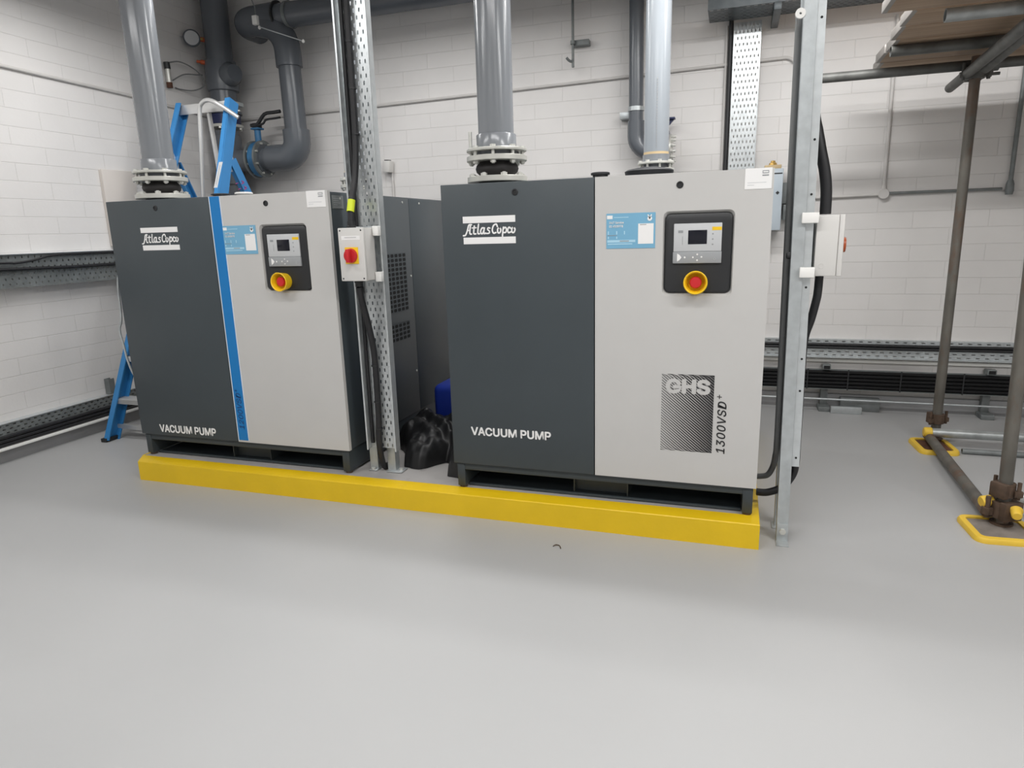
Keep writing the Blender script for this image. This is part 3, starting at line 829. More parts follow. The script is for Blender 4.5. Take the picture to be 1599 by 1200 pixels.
def small_riser(c, zr, label):
    t = thing('exhaust_pipe', (c[0], c[1], zr), label, 'pipe')
    b = B(); cyl(b, (c[0], c[1], zr - 0.0028), (c[0], c[1], zr + 0.080), 0.055, 28); obj('outlet_neck', b, 'rubber', t)
    f1 = flange_plate('lower_flange', t, c, zr + 0.080, zr + 0.100, 0.092, 0.04, 8, 0.07)
    b = B(); cyl(b, (c[0], c[1], zr + 0.100), (c[0], c[1], zr + 0.122), 0.066, 28); obj('stub_flange', b, 'pvcd', t)
    f2 = flange_plate('upper_flange', t, c, zr + 0.121, zr + 0.132, 0.092, 0.062, 8, 0.07)
    bolts(f2, c, zr + 0.080, zr + 0.132, 0.079, 8, 0.35, 0.006)
    b = B(); lathe(b, (c[0], c[1], zr + 0.122), Z, [(0.05, 0), (0.0665, 0), (0.0665, 0.046), (0.05, 0.046)], 36, closed=True); obj('socket', b, 'pvc', t)
    b = B(); lathe(b, (c[0], c[1], zr + 0.13), Z, [(0, 0), (0.0615, 0), (0.0615, ZC - zr - 0.13), (0, ZC - zr - 0.13)], 44); pp = obj('pipe', b, 'pvcl', t, label='pale grey pipe')
    b = B(); lathe(b, (c[0], c[1], zr + 0.166), Z, [(0.061, 0), (0.0625, 0), (0.0625, 0.014), (0.061, 0.014)], 36, closed=True); obj('adhesive_band', b, 'cardbrown', pp)
    # printed line of marks down the pipe, facing the room
    b = B()
    a0 = math.atan2(-2.557 - c[1], 1.137 - c[0])
    zz = zr + 0.20
    random.seed(3)
    while zz < zr + 0.52:
        h = random.uniform(0.004, 0.012)
        x, y = c[0] + 0.0618 * math.cos(a0), c[1] + 0.0618 * math.sin(a0)
        obox(b, (x, y, zz + h / 2), (-math.sin(a0), math.cos(a0), 0), (math.cos(a0), math.sin(a0), 0), Z, 0.0022, 0.0006, h / 2)
        zz += h + random.uniform(0.002, 0.006)
    obj('printed_marking', b, 'greyink', pp)
small_riser((0.733, 1.05), 1.392, 'pale grey exhaust pipe rising from the light panel side of the right pump')
small_riser((-1.022, 1.08), 1.398, 'exhaust flange on left pump roof, mostly hidden behind the perforated cable tray')

# ---------------------------------------------------------------- strut / tray builders
def strut_v(bm, x0, x1, y0, y1, z0, z1, tilt=(0, 0), th=0.0028):
    """slotted-back channel, open side towards +y; tilt = (dx, dy) of the top end"""
    vs0 = len(bm.verts)
    P = [(x0, y1), (x0, y0), (x1, y0), (x1, y1), (x1 - 0.008, y1), (x1 - 0.008, y1 - th), (x1 - th, y1 - th), (x1 - th, y0 + th), (x0 + th, y0 + th), (x0 + th, y1 - th), (x0 + 0.008, y1 - th), (x0 + 0.008, y1)]
    a = [bm.verts.new((p[0], p[1], z0)) for p in P]
    b = [bm.verts.new((p[0] + tilt[0], p[1] + tilt[1], z1)) for p in P]
    n = len(P)
    for i in range(n):
        j = (i + 1) % n
        bm.faces.new((a[i], a[j], b[j], b[i]))
    bm.faces.new(b); bm.faces.new(list(reversed(a)))

def cable(bm, pts, r=0.008, n=6, seg=10):
    tube(bm, pts, r, seg, n)

# ---- tray assembly between the pumps
for k, (x0, x1, lab) in enumerate(((-0.490, -0.449, 'left galvanised strut post of the pair behind the perforated tray between the pumps'), (-0.396, -0.355, 'right galvanised strut post of the pair behind the perforated tray between the pumps'))):
    t = thing('strut_post', (x0, 0.12, PZ), lab, 'post')
    b = B(); strut_v(b, x0, x1, 0.118, 0.159, PZ + 0.004, ZC); obj('channel', b, 'galv', t)
    b = B(); box(b, x0 - 0.001, x1 + (0.038 if k else 0.001), 0.100, 0.165, PZ + 0.0005, PZ + 0.006, 0.001); fp = obj('foot_plate', b, 'galv', t)
    b = B(); hexnut(b, (x1 + 0.022 if k else (x0 + x1) / 2, 0.130 if k else 0.107, PZ + 0.006), Z, 0.010, 0.009); obj('anchor_bolt', b, 'zinc', fp)
t = thing('cable_tray', (-0.39, 0.11, 0.225), 'vertical perforated galvanised cable tray on two posts between the pumps', 'cable tray')
b = B(); perf(b, (-0.465, 0.098, 0.225), X, Z, 6, 110, 0.025, 0.0278, 0.0065, 0.0165); obj('perforated_web', b, 'galvb', t)
b = B(); box(b, -0.4665, -0.4645, 0.0595, 0.0995, 0.222, ZC - 0.05); box(b, -0.4665, -0.459, 0.059, 0.061, 0.222, ZC - 0.05); obj('tray_lip', b, 'galvb', t)
b = B(); box(b, -0.3155, -0.3135, 0.0595, 0.0995, 0.222, ZC - 0.05); box(b, -0.321, -0.3135, 0.059, 0.061, 0.222, ZC - 0.05); obj('tray_lip', b, 'galvb', t)
b = B(); cable(b, [(-0.405, 0.082, ZC - 0.1), (-0.408, 0.081, 2.4), (-0.412, 0.081, 1.9), (-0.416, 0.080, 1.62), (-0.420, 0.060, 1.45), (-0.424, 0.020, 1.34), (-0.425, 0.008, 1.262)], 0.0145)
cb1 = obj('power_cable', b, 'cable', loc=(-0.425, 0.008, 1.262), label='thick black cable running down the tray into the top of the centre isolator box', cat='cable')
b = B(); lathe(b, (-0.4235, 0.024, 1.352), (0.0, -0.35, -1), [(0.0145, -0.0), (0.0158, 0.0), (0.0158, 0.052), (0.0145, 0.052)], 14, closed=True); obj('cable_marker', b, 'tagy', cb1, label='fluorescent yellow marker sleeve')
for zz in (2.15, 1.98, 1.80, 1.62):
    b = B(); lathe(b, (-0.411, 0.081, zz), Z, [(0.0140, 0), (0.0165, 0), (0.0165, 0.006), (0.0140, 0.006)], 14, closed=True); obj('cable_tie', b, 'blackp', cb1)
b = B(); cable(b, [(-0.440, 0.0875, ZC - 0.1), (-0.441, 0.0875, 2.3), (-0.446, 0.0875, 1.4), (-0.447, 0.0875, 1.0), (-0.449, 0.0875, 0.6), (-0.449, 0.0875, 0.25)], 0.009)
obj('power_cable', b, 'cable', loc=(-0.420, 0.092, 0.25), label='thinner black cable at the left lip of the tray between the pumps', cat='cable')
b = B(); cable(b, [(-0.410, 0.008, 0.985), (-0.409, 0.018, 0.93), (-0.404, 0.055, 0.80), (-0.402, 0.079, 0.66), (-0.405, 0.081, 0.40), (-0.412, 0.081, 0.26), (-0.414, 0.096, 0.17), (-0.4215, 0.135, 0.1165), (-0.422, 0.21, 0.1165)], 0.0145)
cb3 = obj('power_cable', b, 'cable', loc=(-0.41, 0.008, 0.985), label='black cable leaving the bottom of the centre isolator box down to the plinth', cat='cable')
for zz in (0.62, 0.45, 0.32):
    b = B(); lathe(b, (-0.4045, 0.080, zz), Z, [(0.0140, 0), (0.0165, 0), (0.0165, 0.006), (0.0140, 0.006)], 14, closed=True); obj('cable_tie', b, 'blackp', cb3)

for xx in (-0.4695 + 0.012, -0.3755):
    for zz in (0.50, 1.45):
        b = B(); cyl(b, (xx, 0.0990, zz), (xx, 0.1178, zz), 0.008, 12); obj('spacer', b, 'zinc', t)
# isolator box in front of that tray
t = thing('isolator_switch', (-0.405, 0.05, 1.016), 'off-white isolator box with red knob on the tray between the pumps', 'switch')
b = B(); box(b, -0.4625, -0.3425, -0.025, 0.052, 1.016, 1.236, 0.004); obj('enclosure', b, 'box', t)
b = B(); box(b, -0.4635, -0.3415, -0.042, -0.0255, 1.015, 1.237, 0.004); cv = obj('cover', b, 'box', t)
for sx, sz in ((-0.4525, 1.226), (-0.3525, 1.226), (-0.4525, 1.026), (-0.3525, 1.026)):
    b = B(); lathe(b, (sx, -0.0415, sz), -Y, [(0, 0), (0.0035, 0), (0.0035, 0.0012), (0, 0.0012)], 10); obj('cover_screw', b, 'blackp', cv)
b = B(); box(b, -0.4475, -0.3590, -0.0428, -0.0415, 1.187, 1.204); nl = obj('name_label', b, 'white', cv)
b = B(); box(b, -0.432, -0.376, -0.0433, -0.0425, 1.1965, 1.1982); obj('label_print', b, 'greyink', t)
b = B(); box(b, -0.4340, -0.3710, -0.0450, -0.0415, 1.088, 1.157, 0.001); obj('switch_plate', b, 'estopy', cv)
b = B(); lathe(b, (-0.405, -0.044, 1.122), -Y, [(0, 0), (0.0305, 0), (0.0302, 0.008), (0.0285, 0.014), (0, 0.014)], 32); kb = obj('switch_knob', b, 'red', cv)
b = B(); obox(b, (-0.405, -0.066, 1.122), X, Y, Z, 0.0080, 0.012, 0.0280, 0.003); obj('knob_grip', b, 'red', t)
for zg, dz in ((1.236, 1), (1.016, -1)):
    b = B(); xg = -0.425 if dz > 0 else -0.41
    lathe(b, (xg, 0.008, zg), Z * dz, [(0, -0.002), (0.019, -0.002), (0.019, 0.010), (0.0165, 0.012), (0.0165, 0.028), (0, 0.028)], 18); obj('cable_gland', b, 'blackp', t)
for zr in (1.222, 1.028):
    t = thing('mounting_rail', (-0.39, 0.056, zr), ('upper' if zr > 1.1 else 'lower') + ' short strut rail with white end cap behind the centre isolator box', 'rail')
    b = B(); box(b, -0.455, -0.316, 0.0525, 0.0585, zr - 0.020, zr + 0.020, 0.002); obj('rail', b, 'galv', t)
    b = B(); box(b, -0.3395, -0.3125, 0.030, 0.0585, zr - 0.0205, zr + 0.0205, 0.002); obj('end_cap', b, 'cap', t)

# ---- post, tray and isolator at the right end
t = thing('strut_post', (1.345, 0.03, 0), 'galvanised strut post bolted to the floor right of the plinth', 'post')
b = B(); strut_v(b, 1.336, 1.377, 0.030, 0.071, 0.004, ZC, tilt=(-0.036, 0)); obj('channel', b, 'galv', t)
b = B(); box(b, 1.334, 1.379, -0.018, 0.071, 0.0, 0.005, 0.001); box(b, 1.336, 1.377, 0.024, 0.0295, 0.0, 0.075, 0.001); fp = obj('foot_bracket', b, 'galv', t)
b = B(); hexnut(b, (1.357, 0.024, 0.045), -Y, 0.012, 0.010); obj('anchor_bolt', b, 'zinc', fp)
b = B(); lathe(b, (1.3225, 0.050, 1.092), -X, [(0, 0), (0.012, 0), (0.012, 0.010), (0.008, 0.013), (0, 0.013)], 16); obj('side_bolt', b, 'blackp', fp.parent)
t = thing('strut_post', (1.345, 0.16, 0), 'second galvanised strut post standing directly behind the front one', 'post')
b = B(); strut_v(b, 1.336, 1.377, 0.165, 0.206, 0.004, ZC, tilt=(-0.036, 0)); obj('channel', b, 'galv', t)
b = B(); box(b, 1.325, 1.379, 0.140, 0.206, 0.0, 0.005, 0.001); obj('foot_bracket', b, 'galv', t)
t = thing('cable_tray', (1.38, 0.10, 0.30), 'vertical cable tray edge on the right hand strut post', 'cable tray')
def tx(z):
    return 1.3785 - 0.036 * z / ZC
b = B()
z0, z1 = 0.305, ZC - 0.05
prism(b, [(tx(z0), 0.045, z0), (tx(z0), 0.195, z0), (tx(z1), 0.195, z1), (tx(z1), 0.045, z1)], (0.002, 0, 0)); obj('tray_web', b, 'galv', t)
for yy in (0.043, 0.195):
    b = B(); prism(b, [(tx(z0), yy, z0), (tx(z0) + 0.026, yy, z0), (tx(z1) + 0.026, yy, z1), (tx(z1), yy, z1)], (0, 0.002, 0)); lip = obj('tray_lip', b, 'galvb', t)
    if yy < 0.1:
        for zz in (0.34, 0.60, 0.72, 0.98, 1.30, 1.48, 1.86):
            b = B(); lathe(b, (tx(zz) + 0.013, yy - 0.0003, zz), -Y, [(0, 0), (0.0042, 0), (0.0042, 0.0006), (0, 0.0006)], 10); obj('lip_hole', b, 'void', lip)
t = thing('isolator_switch', (1.45, 0.09, 1.018), 'off-white isolator box seen side-on beside the right hand post', 'switch')
b = B(); box(b, 1.402, 1.474, 0.045, 0.165, 1.019, 1.229, 0.004); en = obj('enclosure', b, 'box', t)
b = B(); box(b, 1.4745, 1.492, 0.044, 0.166, 1.018, 1.230, 0.004); cv = obj('cover', b, 'box', t)
b = B(); ring(b, (1.425, 0.0452, 1.055), -Y, 0.0095, 0.0078, 0.0012, 24); obj('knockout_ring', b, 'box', en)
b = B(); box(b, 1.4915, 1.4955, 0.072, 0.138, 1.092, 1.158, 0.001); obj('switch_plate', b, 'estopy', cv)
b = B(); lathe(b, (1.495, 0.105, 1.125), X, [(0, 0), (0.0265, 0), (0.0255, 0.010), (0, 0.010)], 28); obj('switch_knob', b, 'knob', cv)
for zr, xa, xb in ((1.221, 1.352, 1.405), (1.034, 1.356, 1.403)):
    t = thing('mounting_rail', (xa, 0.05, zr), ('upper' if zr > 1.1 else 'lower') + ' white capped strut rail holding the side-on isolator to the right post', 'rail')
    b = B(); box(b, xa, 1.402, 0.033, 0.040, zr - 0.015, zr + 0.015, 0.001); obj('rail', b, 'galv', t)
    b = B(); box(b, xa - 0.002, xb, 0.014, 0.030, zr - 0.018, zr + 0.018, 0.003); obj('end_cap', b, 'cap', t)
b = B(); box(b, 1.384, 1.402, 0.10, 0.135, 1.05, 1.20); obj('mounting_bracket', b, 'galvd', loc=(1.40, 0.11, 1.05), label='dark metal strip behind the side-on isolator box', cat='bracket')
b = B(); tube(b, [(1.374, 0.12, 2.3), (1.375, 0.12, 1.75), (1.378, 0.11, 1.58), (1.398, 0.10, 1.47), (1.420, 0.10, 1.38), (1.430, 0.10, 1.31), (1.432, 0.10, 1.232)], 0.019, 14, 6, rad=[0.012] * 11 + [0.013, 0.0145, 0.016, 0.0175] + [0.019] * 22)
obj('power_cable', b, 'cable', loc=(1.43, 0.10, 1.23), label='thick black cable curving into the top of the side-on isolator box', cat='cable')
b = B(); tube(b, [(1.428, 0.10, 1.015), (1.427, 0.10, 0.96), (1.424, 0.10, 0.93), (1.412, 0.105, 0.86), (1.396, 0.115, 0.79), (1.394, 0.13, 0.70), (1.396, 0.13, 0.40), (1.396, 0.125, 0.29), (1.385, 0.125, 0.235), (1.35, 0.125, 0.185), (1.30, 0.125, 0.160), (1.259, 0.13, 0.156)], 0.0145, 14, 6)
obj('power_cable', b, 'cable', loc=(1.40, 0.10, 1.0), label='thick black cable below the side-on isolator looping back under the right pump', cat='cable')
b = B(); tube(b, [(1.2475, 0.19, 0.199), (1.275, 0.19, 0.202), (1.300, 0.185, 0.212), (1.316, 0.18, 0.245), (1.322, 0.15, 0.30), (1.323, 0.120, 0.42), (1.316, 0.118, 1.0), (1.307, 0.118, 1.9)], 0.0115, 14, 6)
obj('flexible_conduit', b, 'greyhose', loc=(1.33, 0.15, 0.24), label='grey flexible conduit curving from right pump base up behind the post', cat='conduit')

# ---------------------------------------------------------------- back wall services
# horizontal tray near the ceiling and the vertical tray below it
t = thing('cable_tray', (1.0, 1.9, 2.40), 'dark horizontal cable tray seen from below at the top right of the back wall', 'cable tray')
b = B(); box(b, 0.925, 4.4, 1.80, 1.802, 2.405, 2.47); obj('tray_side', b, 'steeld', t)
b = B(); box(b, 0.925, 4.4, 2.058, 2.060, 2.405, 2.47); obj('tray_side', b, 'steeld', t)
b = B(); perf(b, (0.925, 1.80, 2.405), X, Y, 86, 8, 0.040, 0.0325, 0.020, 0.008); obj('perforated_floor', b, 'steeld', t)
for xs_ in (1.30, 2.4, 3.6):
    b = B(); box(b, xs_ - 0.02, xs_ + 0.02, 1.78, 2.168, 2.362, 2.403, 0.002); obj('support_bracket', b, 'steeld', t)
b = B(); prism(b, [(1.055, 1.806, 2.409), (1.10, 1.806, 2.409), (1.16, 1.806, 2.52), (1.115, 1.806, 2.52)], (0, 0.24, 0)); obj('drop_plate', b, 'steeld', t)
t = thing('cable_tray', (1.15, 2.15, 1.2), 'bright wide perforated cable tray running vertically on the back wall', 'cable tray')
b = B(); perf(b, (1.070, 2.120, 0.70), X, Z, 7, 48, 0.0225, 0.0355, 0.0065, 0.0165); obj('perforated_web', b, 'galvb', t)
for xx in (1.069, 1.2265):
    b = B(); box(b, xx - 0.001, xx + 0.001, 2.112, 2.145, 0.70, 2.404); obj('tray_lip', b, 'galvb', t)
b = B(); tube(b, [(1.050, 2.075, 2.70), (1.050, 2.09, 2.52), (1.051, 2.130, 2.36), (1.051, 2.131, 2.0), (1.050, 2.131, 1.6), (1.048, 2.131, 1.0), (1.048, 2.131, 0.55)], 0.0135, 12, 6)
obj('power_cable', b, 'cable', loc=(1.055, 2.14, 2.3), label='black cable clipped beside the bright vertical tray on the back wall', cat='cable')
b = B(); tube(b, [(1.028, 2.155, 2.40), (1.030, 2.155, 0.60)], 0.0085, 10); obj('conduit', b, 'conduit', loc=(1.03, 2.155, 0.6), label='white vertical conduit left of the bright wall tray', cat='conduit')

# painted conduits
b = B(); tube(b, [(XL + 0.02, 2.157, 2.125), (-1.6, 2.157, 2.133), (0.0, 2.157, 2.160), (1.37, 2.157, 2.187)] + arc((1.37, 2.157, 2.117), Z, X, 0.07, 0, PI / 2, 8)[1:] + [(1.444, 2.157, 1.60), (1.444, 2.157, 1.44)], 0.0095, 10)
obj('conduit', b, 'conduit', loc=(0.0, 2.157, 2.16), label='long white painted conduit crossing the upper back wall and bending down', cat='conduit')
b = B(); tube(b, [(-2.788, YF + 0.1, 2.20), (-2.788, 0.0, 2.187), (-2.788, 1.2, 2.168), (-2.788, 2.14, 2.125)], 0.0095, 10)
obj('conduit', b, 'conduit', loc=(-2.788, 0, 2.187), label='white painted conduit along the upper left wall', cat='conduit')
t = thing('junction_box', (1.976, 2.155, 1.362), 'round white conduit box on the back wall behind the scaffold', 'box')
b = B(); lathe(b, (1.976, 2.169, 1.362), -Y, [(0, 0), (0.031, 0), (0.031, 0.022), (0.029, 0.026), (0, 0.026)], 28); obj('body', b, 'conduit', t)
b = B(); cyl(b, (1.976, 2.158, 1.385), (1.976, 2.158, 1.41), 0.014, 14); obj('spout', b, 'conduit', t)
b = B(); tube(b, [(1.976, 2.158, 1.39), (1.968, 2.158, 2.36)], 0.0105, 10); obj('conduit', b, 'conduit', loc=(1.976, 2.158, 1.39), label='white vertical conduit rising from the round box behind the scaffold', cat='conduit')
b = B(); tube(b, [(1.46, 2.158, 1.352), (1.95, 2.158, 1.358)], 0.0085, 10); obj('conduit', b, 'conduit', loc=(1.46, 2.158, 1.352), label='horizontal conduit between the right post and the round box', cat='conduit')
b = B(); tube(b, [(2.00, 2.158, 1.364), (2.59, 2.158, 1.364)], 0.0085, 10); obj('conduit', b, 'galvd', loc=(2.0, 2.158, 1.364), label='grey horizontal conduit from round box to the right frame edge', cat='conduit')
t = thing('conduit', (2.625, 2.14, 1.364), 'grey vertical conduit with a tee at the far right of the back wall', 'conduit')
b = B(); tube(b, [(2.625, 2.15, 1.40), (2.625, 2.15, 2.3)], 0.0115, 10); obj('pipe', b, 'galvd', t)
b = B(); lathe(b, (2.625, 2.15, 1.33), Z, [(0, 0), (0.018, 0), (0.022, 0.02), (0.020, 0.06), (0.014, 0.08), (0, 0.08)], 16); obj('tee_box', b, 'galvd', t)

# round pipe strap on the post and pale blue enclosure
b = B(); lathe(b, (1.305, 0.035, 1.875), -Y, [(0.004, 0), (0.016, 0), (0.016, 0.010), (0.004, 0.010)], 20, closed=True)
obj('pipe_clip', b, 'cap', loc=(1.305, 0.035, 1.875), label='small white round clip on the left edge of the right post near the top', cat='clip')
t = thing('wall_enclosure', (1.30, 2.08, 1.16), 'pale blue grey metal enclosure on the back wall, half hidden behind the right pump', 'enclosure')
b = B(); box(b, 1.19, 1.394, 2.00, 2.165, 1.163, 1.532, 0.005); en = obj('enclosure_body', b, 'bluebox', t)
b = B(); box(b, 1.338, 1.388, 1.9985, 2.002, 1.499, 1.506); obj('label_strip', b, 'blackp', en)
b = B(); lathe(b, (1.366, 2.0005, 1.388), -Y, [(0, 0), (0.012, 0), (0.009, 0.004), (0, 0.004)], 4); obj('door_lock', b, 'blackp', en)
b = B(); box(b, 1.285, 1.382, 2.03, 2.10, 1.533, 1.556, 0.003); pl = obj('gland_plate', b, 'cardbrown', t)
b = B(); lathe(b, (1.333, 2.06, 1.556), Z, [(0, 0), (0.024, 0), (0.022, 0.012), (0.014, 0.017), (0.013, 0.026), (0, 0.028)], 8); obj('brass_gland', b, 'brass', pl)
t = thing('back_strut', (1.44, 2.14, 1.2), 'short grey strut section with clamp on the wall beside the pale blue enclosure', 'strut')
b = B(); box(b, 1.396, 1.475, 2.115, 2.168, 1.325, 1.452, 0.003); obj('plate', b, 'galvd', t)
b = B(); box(b, 1.408, 1.475, 2.10, 2.168, 1.225, 1.318, 0.004); obj('clamp', b, 'galvd', t)

# dark pipe drop behind the pale exhaust pipe
t = thing('drain_pipe', (0.485, 2.06, 1.70), 'dark grey pipe dropping down the back wall beside the pale exhaust pipe', 'pipe')
b = B(); tube(b, [(0.482, 2.06, 2.675), (0.488, 2.06, 1.82)], 0.046, 28); obj('pipe', b, 'pvcd', t)
b = B(); tube(b, [(0.488, 2.06, 1.875), (0.488, 2.06, 1.785)] + arc((0.588, 2.06, 1.785), -X, -Z, 0.10, 0, PI / 2, 10)[1:] + [(0.66, 2.06, 1.685)], 0.0545, 28); obj('elbow', b, 'pvcd', t)
t = thing('pipe_clamp', (0.45, 2.1, 1.95), 'galvanised clamp bracket holding the dark pipe to the back wall', 'bracket')
b = B(); ring(b, (0.487, 2.06, 1.935), Z, 0.0515, 0.0462, 0.026, 32); obj('band', b, 'galv', t)
b = B(); box(b, 0.375, 0.436, 2.098, 2.168, 1.900, 1.942, 0.002); obj('bracket', b, 'galv', t)
t = thing('butterfly_valve', (0.70, 2.06, 1.70), 'navy butterfly valve with plated bolts behind the pale exhaust pipe', 'valve')
b = B(); lathe(b, (0.662, 2.06, 1.685), X, [(0, 0), (0.118, 0), (0.12, 0.004), (0.12, 0.034), (0.118, 0.038), (0, 0.038)], 36); obj('valve_body', b, 'valvenavy', t)
b = B(); lathe(b, (0.702, 2.06, 1.685), X, [(0, 0), (0.095, 0), (0.097, 0.004), (0.097, 0.016), (0, 0.016)], 36); fl = obj('flange', b, 'flange', t)
b = B(); box(b, 0.660, 0.684, 2.035, 2.085, 1.80, 1.868, 0.003); box(b, 0.655, 0.735, 2.03, 2.09, 1.868, 1.880, 0.002); prism(b, [(0.688, 2.05, 1.868), (0.730, 2.05, 1.868), (0.700, 2.05, 1.835), (0.688, 2.05, 1.835)], (0, 0.02, 0)); obj('valve_neck', b, 'valvenavy', t)
for k in range(6):
    a = -PI / 2 + (k - 2.5) * 0.42
    yb, zb_ = 2.06 + 0.085 * math.sin(a), 1.685 + 0.085 * math.cos(a) * 1
    b = B(); hexnut(b, (0.718, yb, zb_), X, 0.014, 0.014); cyl(b, (0.732, yb, zb_), (0.748, yb, zb_), 0.0075, 10); obj('bolt', b, 'zinc', fl)

# hook rod
t = thing('hooked_rod', (0.064, 2.10, 2.28), 'thin grey rod with hooked lower end hanging on the back wall', 'rod')
b = B(); tube(b, [(0.066, 2.10, ZC - 0.05), (0.064, 2.10, 2.32), (0.063, 2.098, 2.292), (0.056, 2.09, 2.280), (0.042, 2.075, 2.285), (0.030, 2.062, 2.300)], 0.0085, 12, 4); obj('rod', b, 'galvd', t)
b = B(); box(b, 0.052, 0.168, 2.112, 2.168, 2.378, 2.412, 0.002); obj('wall_bracket', b, 'galvd', t)
b = B(); ring(b, (0.0645, 2.10, 2.385), Z, 0.017, 0.009, 0.022, 16); obj('clip', b, 'galvd', t)

# sensor box
t = thing('sensor_box', (-1.36, 2.15, 1.63), 'small off-white wall sensor box between tray and riser pipe', 'box')
b = B(); obox(b, (-1.365, 2.135, 1.700), (0.95, -0.2, -0.08), (0.2, 0.96, 0), (0.08, 0, 1), 0.032, 0.03, 0.042, 0.007); obj('body', b, 'box', t)
b = B(); obox(b, (-1.362, 2.128, 1.743), (0.95, -0.2, -0.08), (0.2, 0.96, 0), (0.08, 0, 1), 0.018, 0.018, 0.004); obj('top_window', b, 'blackp', t)
b = B(); tube(b, [(-1.345, 2.155, 1.66), (-1.343, 2.158, 1.0)], 0.0075, 10); obj('conduit', b, 'conduit', loc=(-1.345, 2.158, 1.0), label='thin white conduit below the small wall sensor box', cat='conduit')

# low trays and cable bundles along the back wall, right side
t = thing('cable_tray', (2.2, 2.13, 0.34), 'upper perforated tray of the low cable run on the back wall at right', 'cable tray')
b = B(); perf(b, (1.30, 2.142, 0.350), X, Z, 64, 5, 0.050, 0.0222, 0.022, 0.006); obj('perforated_web', b, 'galv', t)
b = B(); box(b, 1.30, 4.5, 2.140, 2.169, 0.461, 0.464); obj('tray_lip', b, 'galvb', t)
b = B(); box(b, 1.30, 4.5, 2.115, 2.143, 0.346, 0.349); obj('tray_lip', b, 'galvb', t)
for q, (zz, yy, lab) in enumerate(((0.430, 2.1295, 'upper of two black cables in the low perforated tray on the back wall'), (0.411, 2.1295, 'lower of two black cables in the low perforated tray on the back wall'))):
    b = B(); tube(b, [(1.25 + 0.4 * k, yy, zz + 0.001 * math.sin(k * 1.7 + q)) for k in range(9)], 0.0092, 10, 4); obj('power_cable', b, 'cable', loc=(1.25, yy, zz), label=lab, cat='cable')
b = B(); box(b, 1.30, 4.5, 2.148, 2.169, 0.312, 0.334, 0.003); obj('trunking_ledge', b, 'cap', loc=(1.3, 2.1, 0.32), label='white ledge of trunking under the low perforated tray at right', cat='trunking')
for k, bx in enumerate((1.73, 2.64, 3.55)):
    t = thing('strut_bracket', (bx, 2.10, 0.0), ('grey strut leg carrying the black cable bundle, nearer the right post', 'grey strut leg carrying the black cable bundle, behind the near scaffold pole', 'grey strut leg of the low cable run beyond the right edge')[k], 'bracket')
    b = B(); box(b, bx - 0.021, bx + 0.021, 2.118, 2.155, 0.03, 0.300, 0.002); obj('leg', b, 'galvd', t)
    b = B(); box(b, bx - 0.024, bx + 0.024, 2.075, 2.117, 0.274, 0.306, 0.003); obj('arm', b, 'galvd', t)
    b = B(); box(b, bx - 0.018, bx + 0.018, 2.0735, 2.077, 0.279, 0.301); obj('arm_end', b, 'void', t)
    b = B(); box(b, bx - 0.035, bx + 0.035, 2.05, 2.155, 0.0, 0.03, 0.003); obj('foot', b, 'galvd', t)
t = thing('cable_tray', (2.2, 2.06, 0.14), 'lower grey tray behind the black cable bundle at right', 'cable tray')
b = B(); box(b, 1.30, 4.5, 2.114, 2.117, 0.148, 0.272); obj('tray_web', b, 'galvd', t)
b = B(); box(b, 1.30, 4.5, 2.085, 2.117, 0.1445, 0.1475); obj('tray_lip', b, 'galvd', t)
random.seed(11)
names5 = ('topmost', 'second from top', 'middle', 'second from bottom', 'lowest')
for q in range(5):
    zz = 0.2545 - q * 0.0235
    b = B(); tube(b, [(1.22 + 0.32 * k, 2.098 + random.uniform(-0.001, 0.001), zz + random.uniform(-0.0008, 0.0008)) for k in range(11)], 0.0115, 12, 4)
    obj('power_cable', b, 'cablem', loc=(1.22, 2.078, zz), label=names5[q] + ' black cable of the thick low bundle along the back wall', cat='cable', group='black cables of the low bundle')
for xx in (1.62, 1.86, 2.16, 2.36, 2.50):
    b = B(); box(b, xx - 0.004, xx + 0.004, 2.0830, 2.0855, 0.142, 0.276); obj('cable_tie', b, 'blackp', loc=(xx, 2.06, 0.14), label='black tie strapping the low cable bundle on the back wall', cat='cable tie', group='ties on the low cable bundle')
b = B(); tube(b, [(1.25, 2.06, 0.083), (4.5, 2.06, 0.083)], 0.0065, 10); obj('pipe', b, 'galv', loc=(1.25, 2.06, 0.083), label='thin grey pipe along the foot of the back wall at right', cat='pipe')
b = B(); box(b, 1.83, 2.06, 2.10, 2.157, 0.0, 0.085, 0.003); obj('tray_offcut', b, 'galvd', loc=(1.94, 2.12, 0), label='short grey tray offcut standing on the floor at the back wall', cat='offcut')
b = B(); box(b, 1.765, 1.945, 2.02, 2.05, 0.0, 0.045, 0.003); obj('tray_offcut', b, 'galv', loc=(1.85, 2.03, 0), label='paler tray offcut lying on the floor in front of the other offcut', cat='offcut')

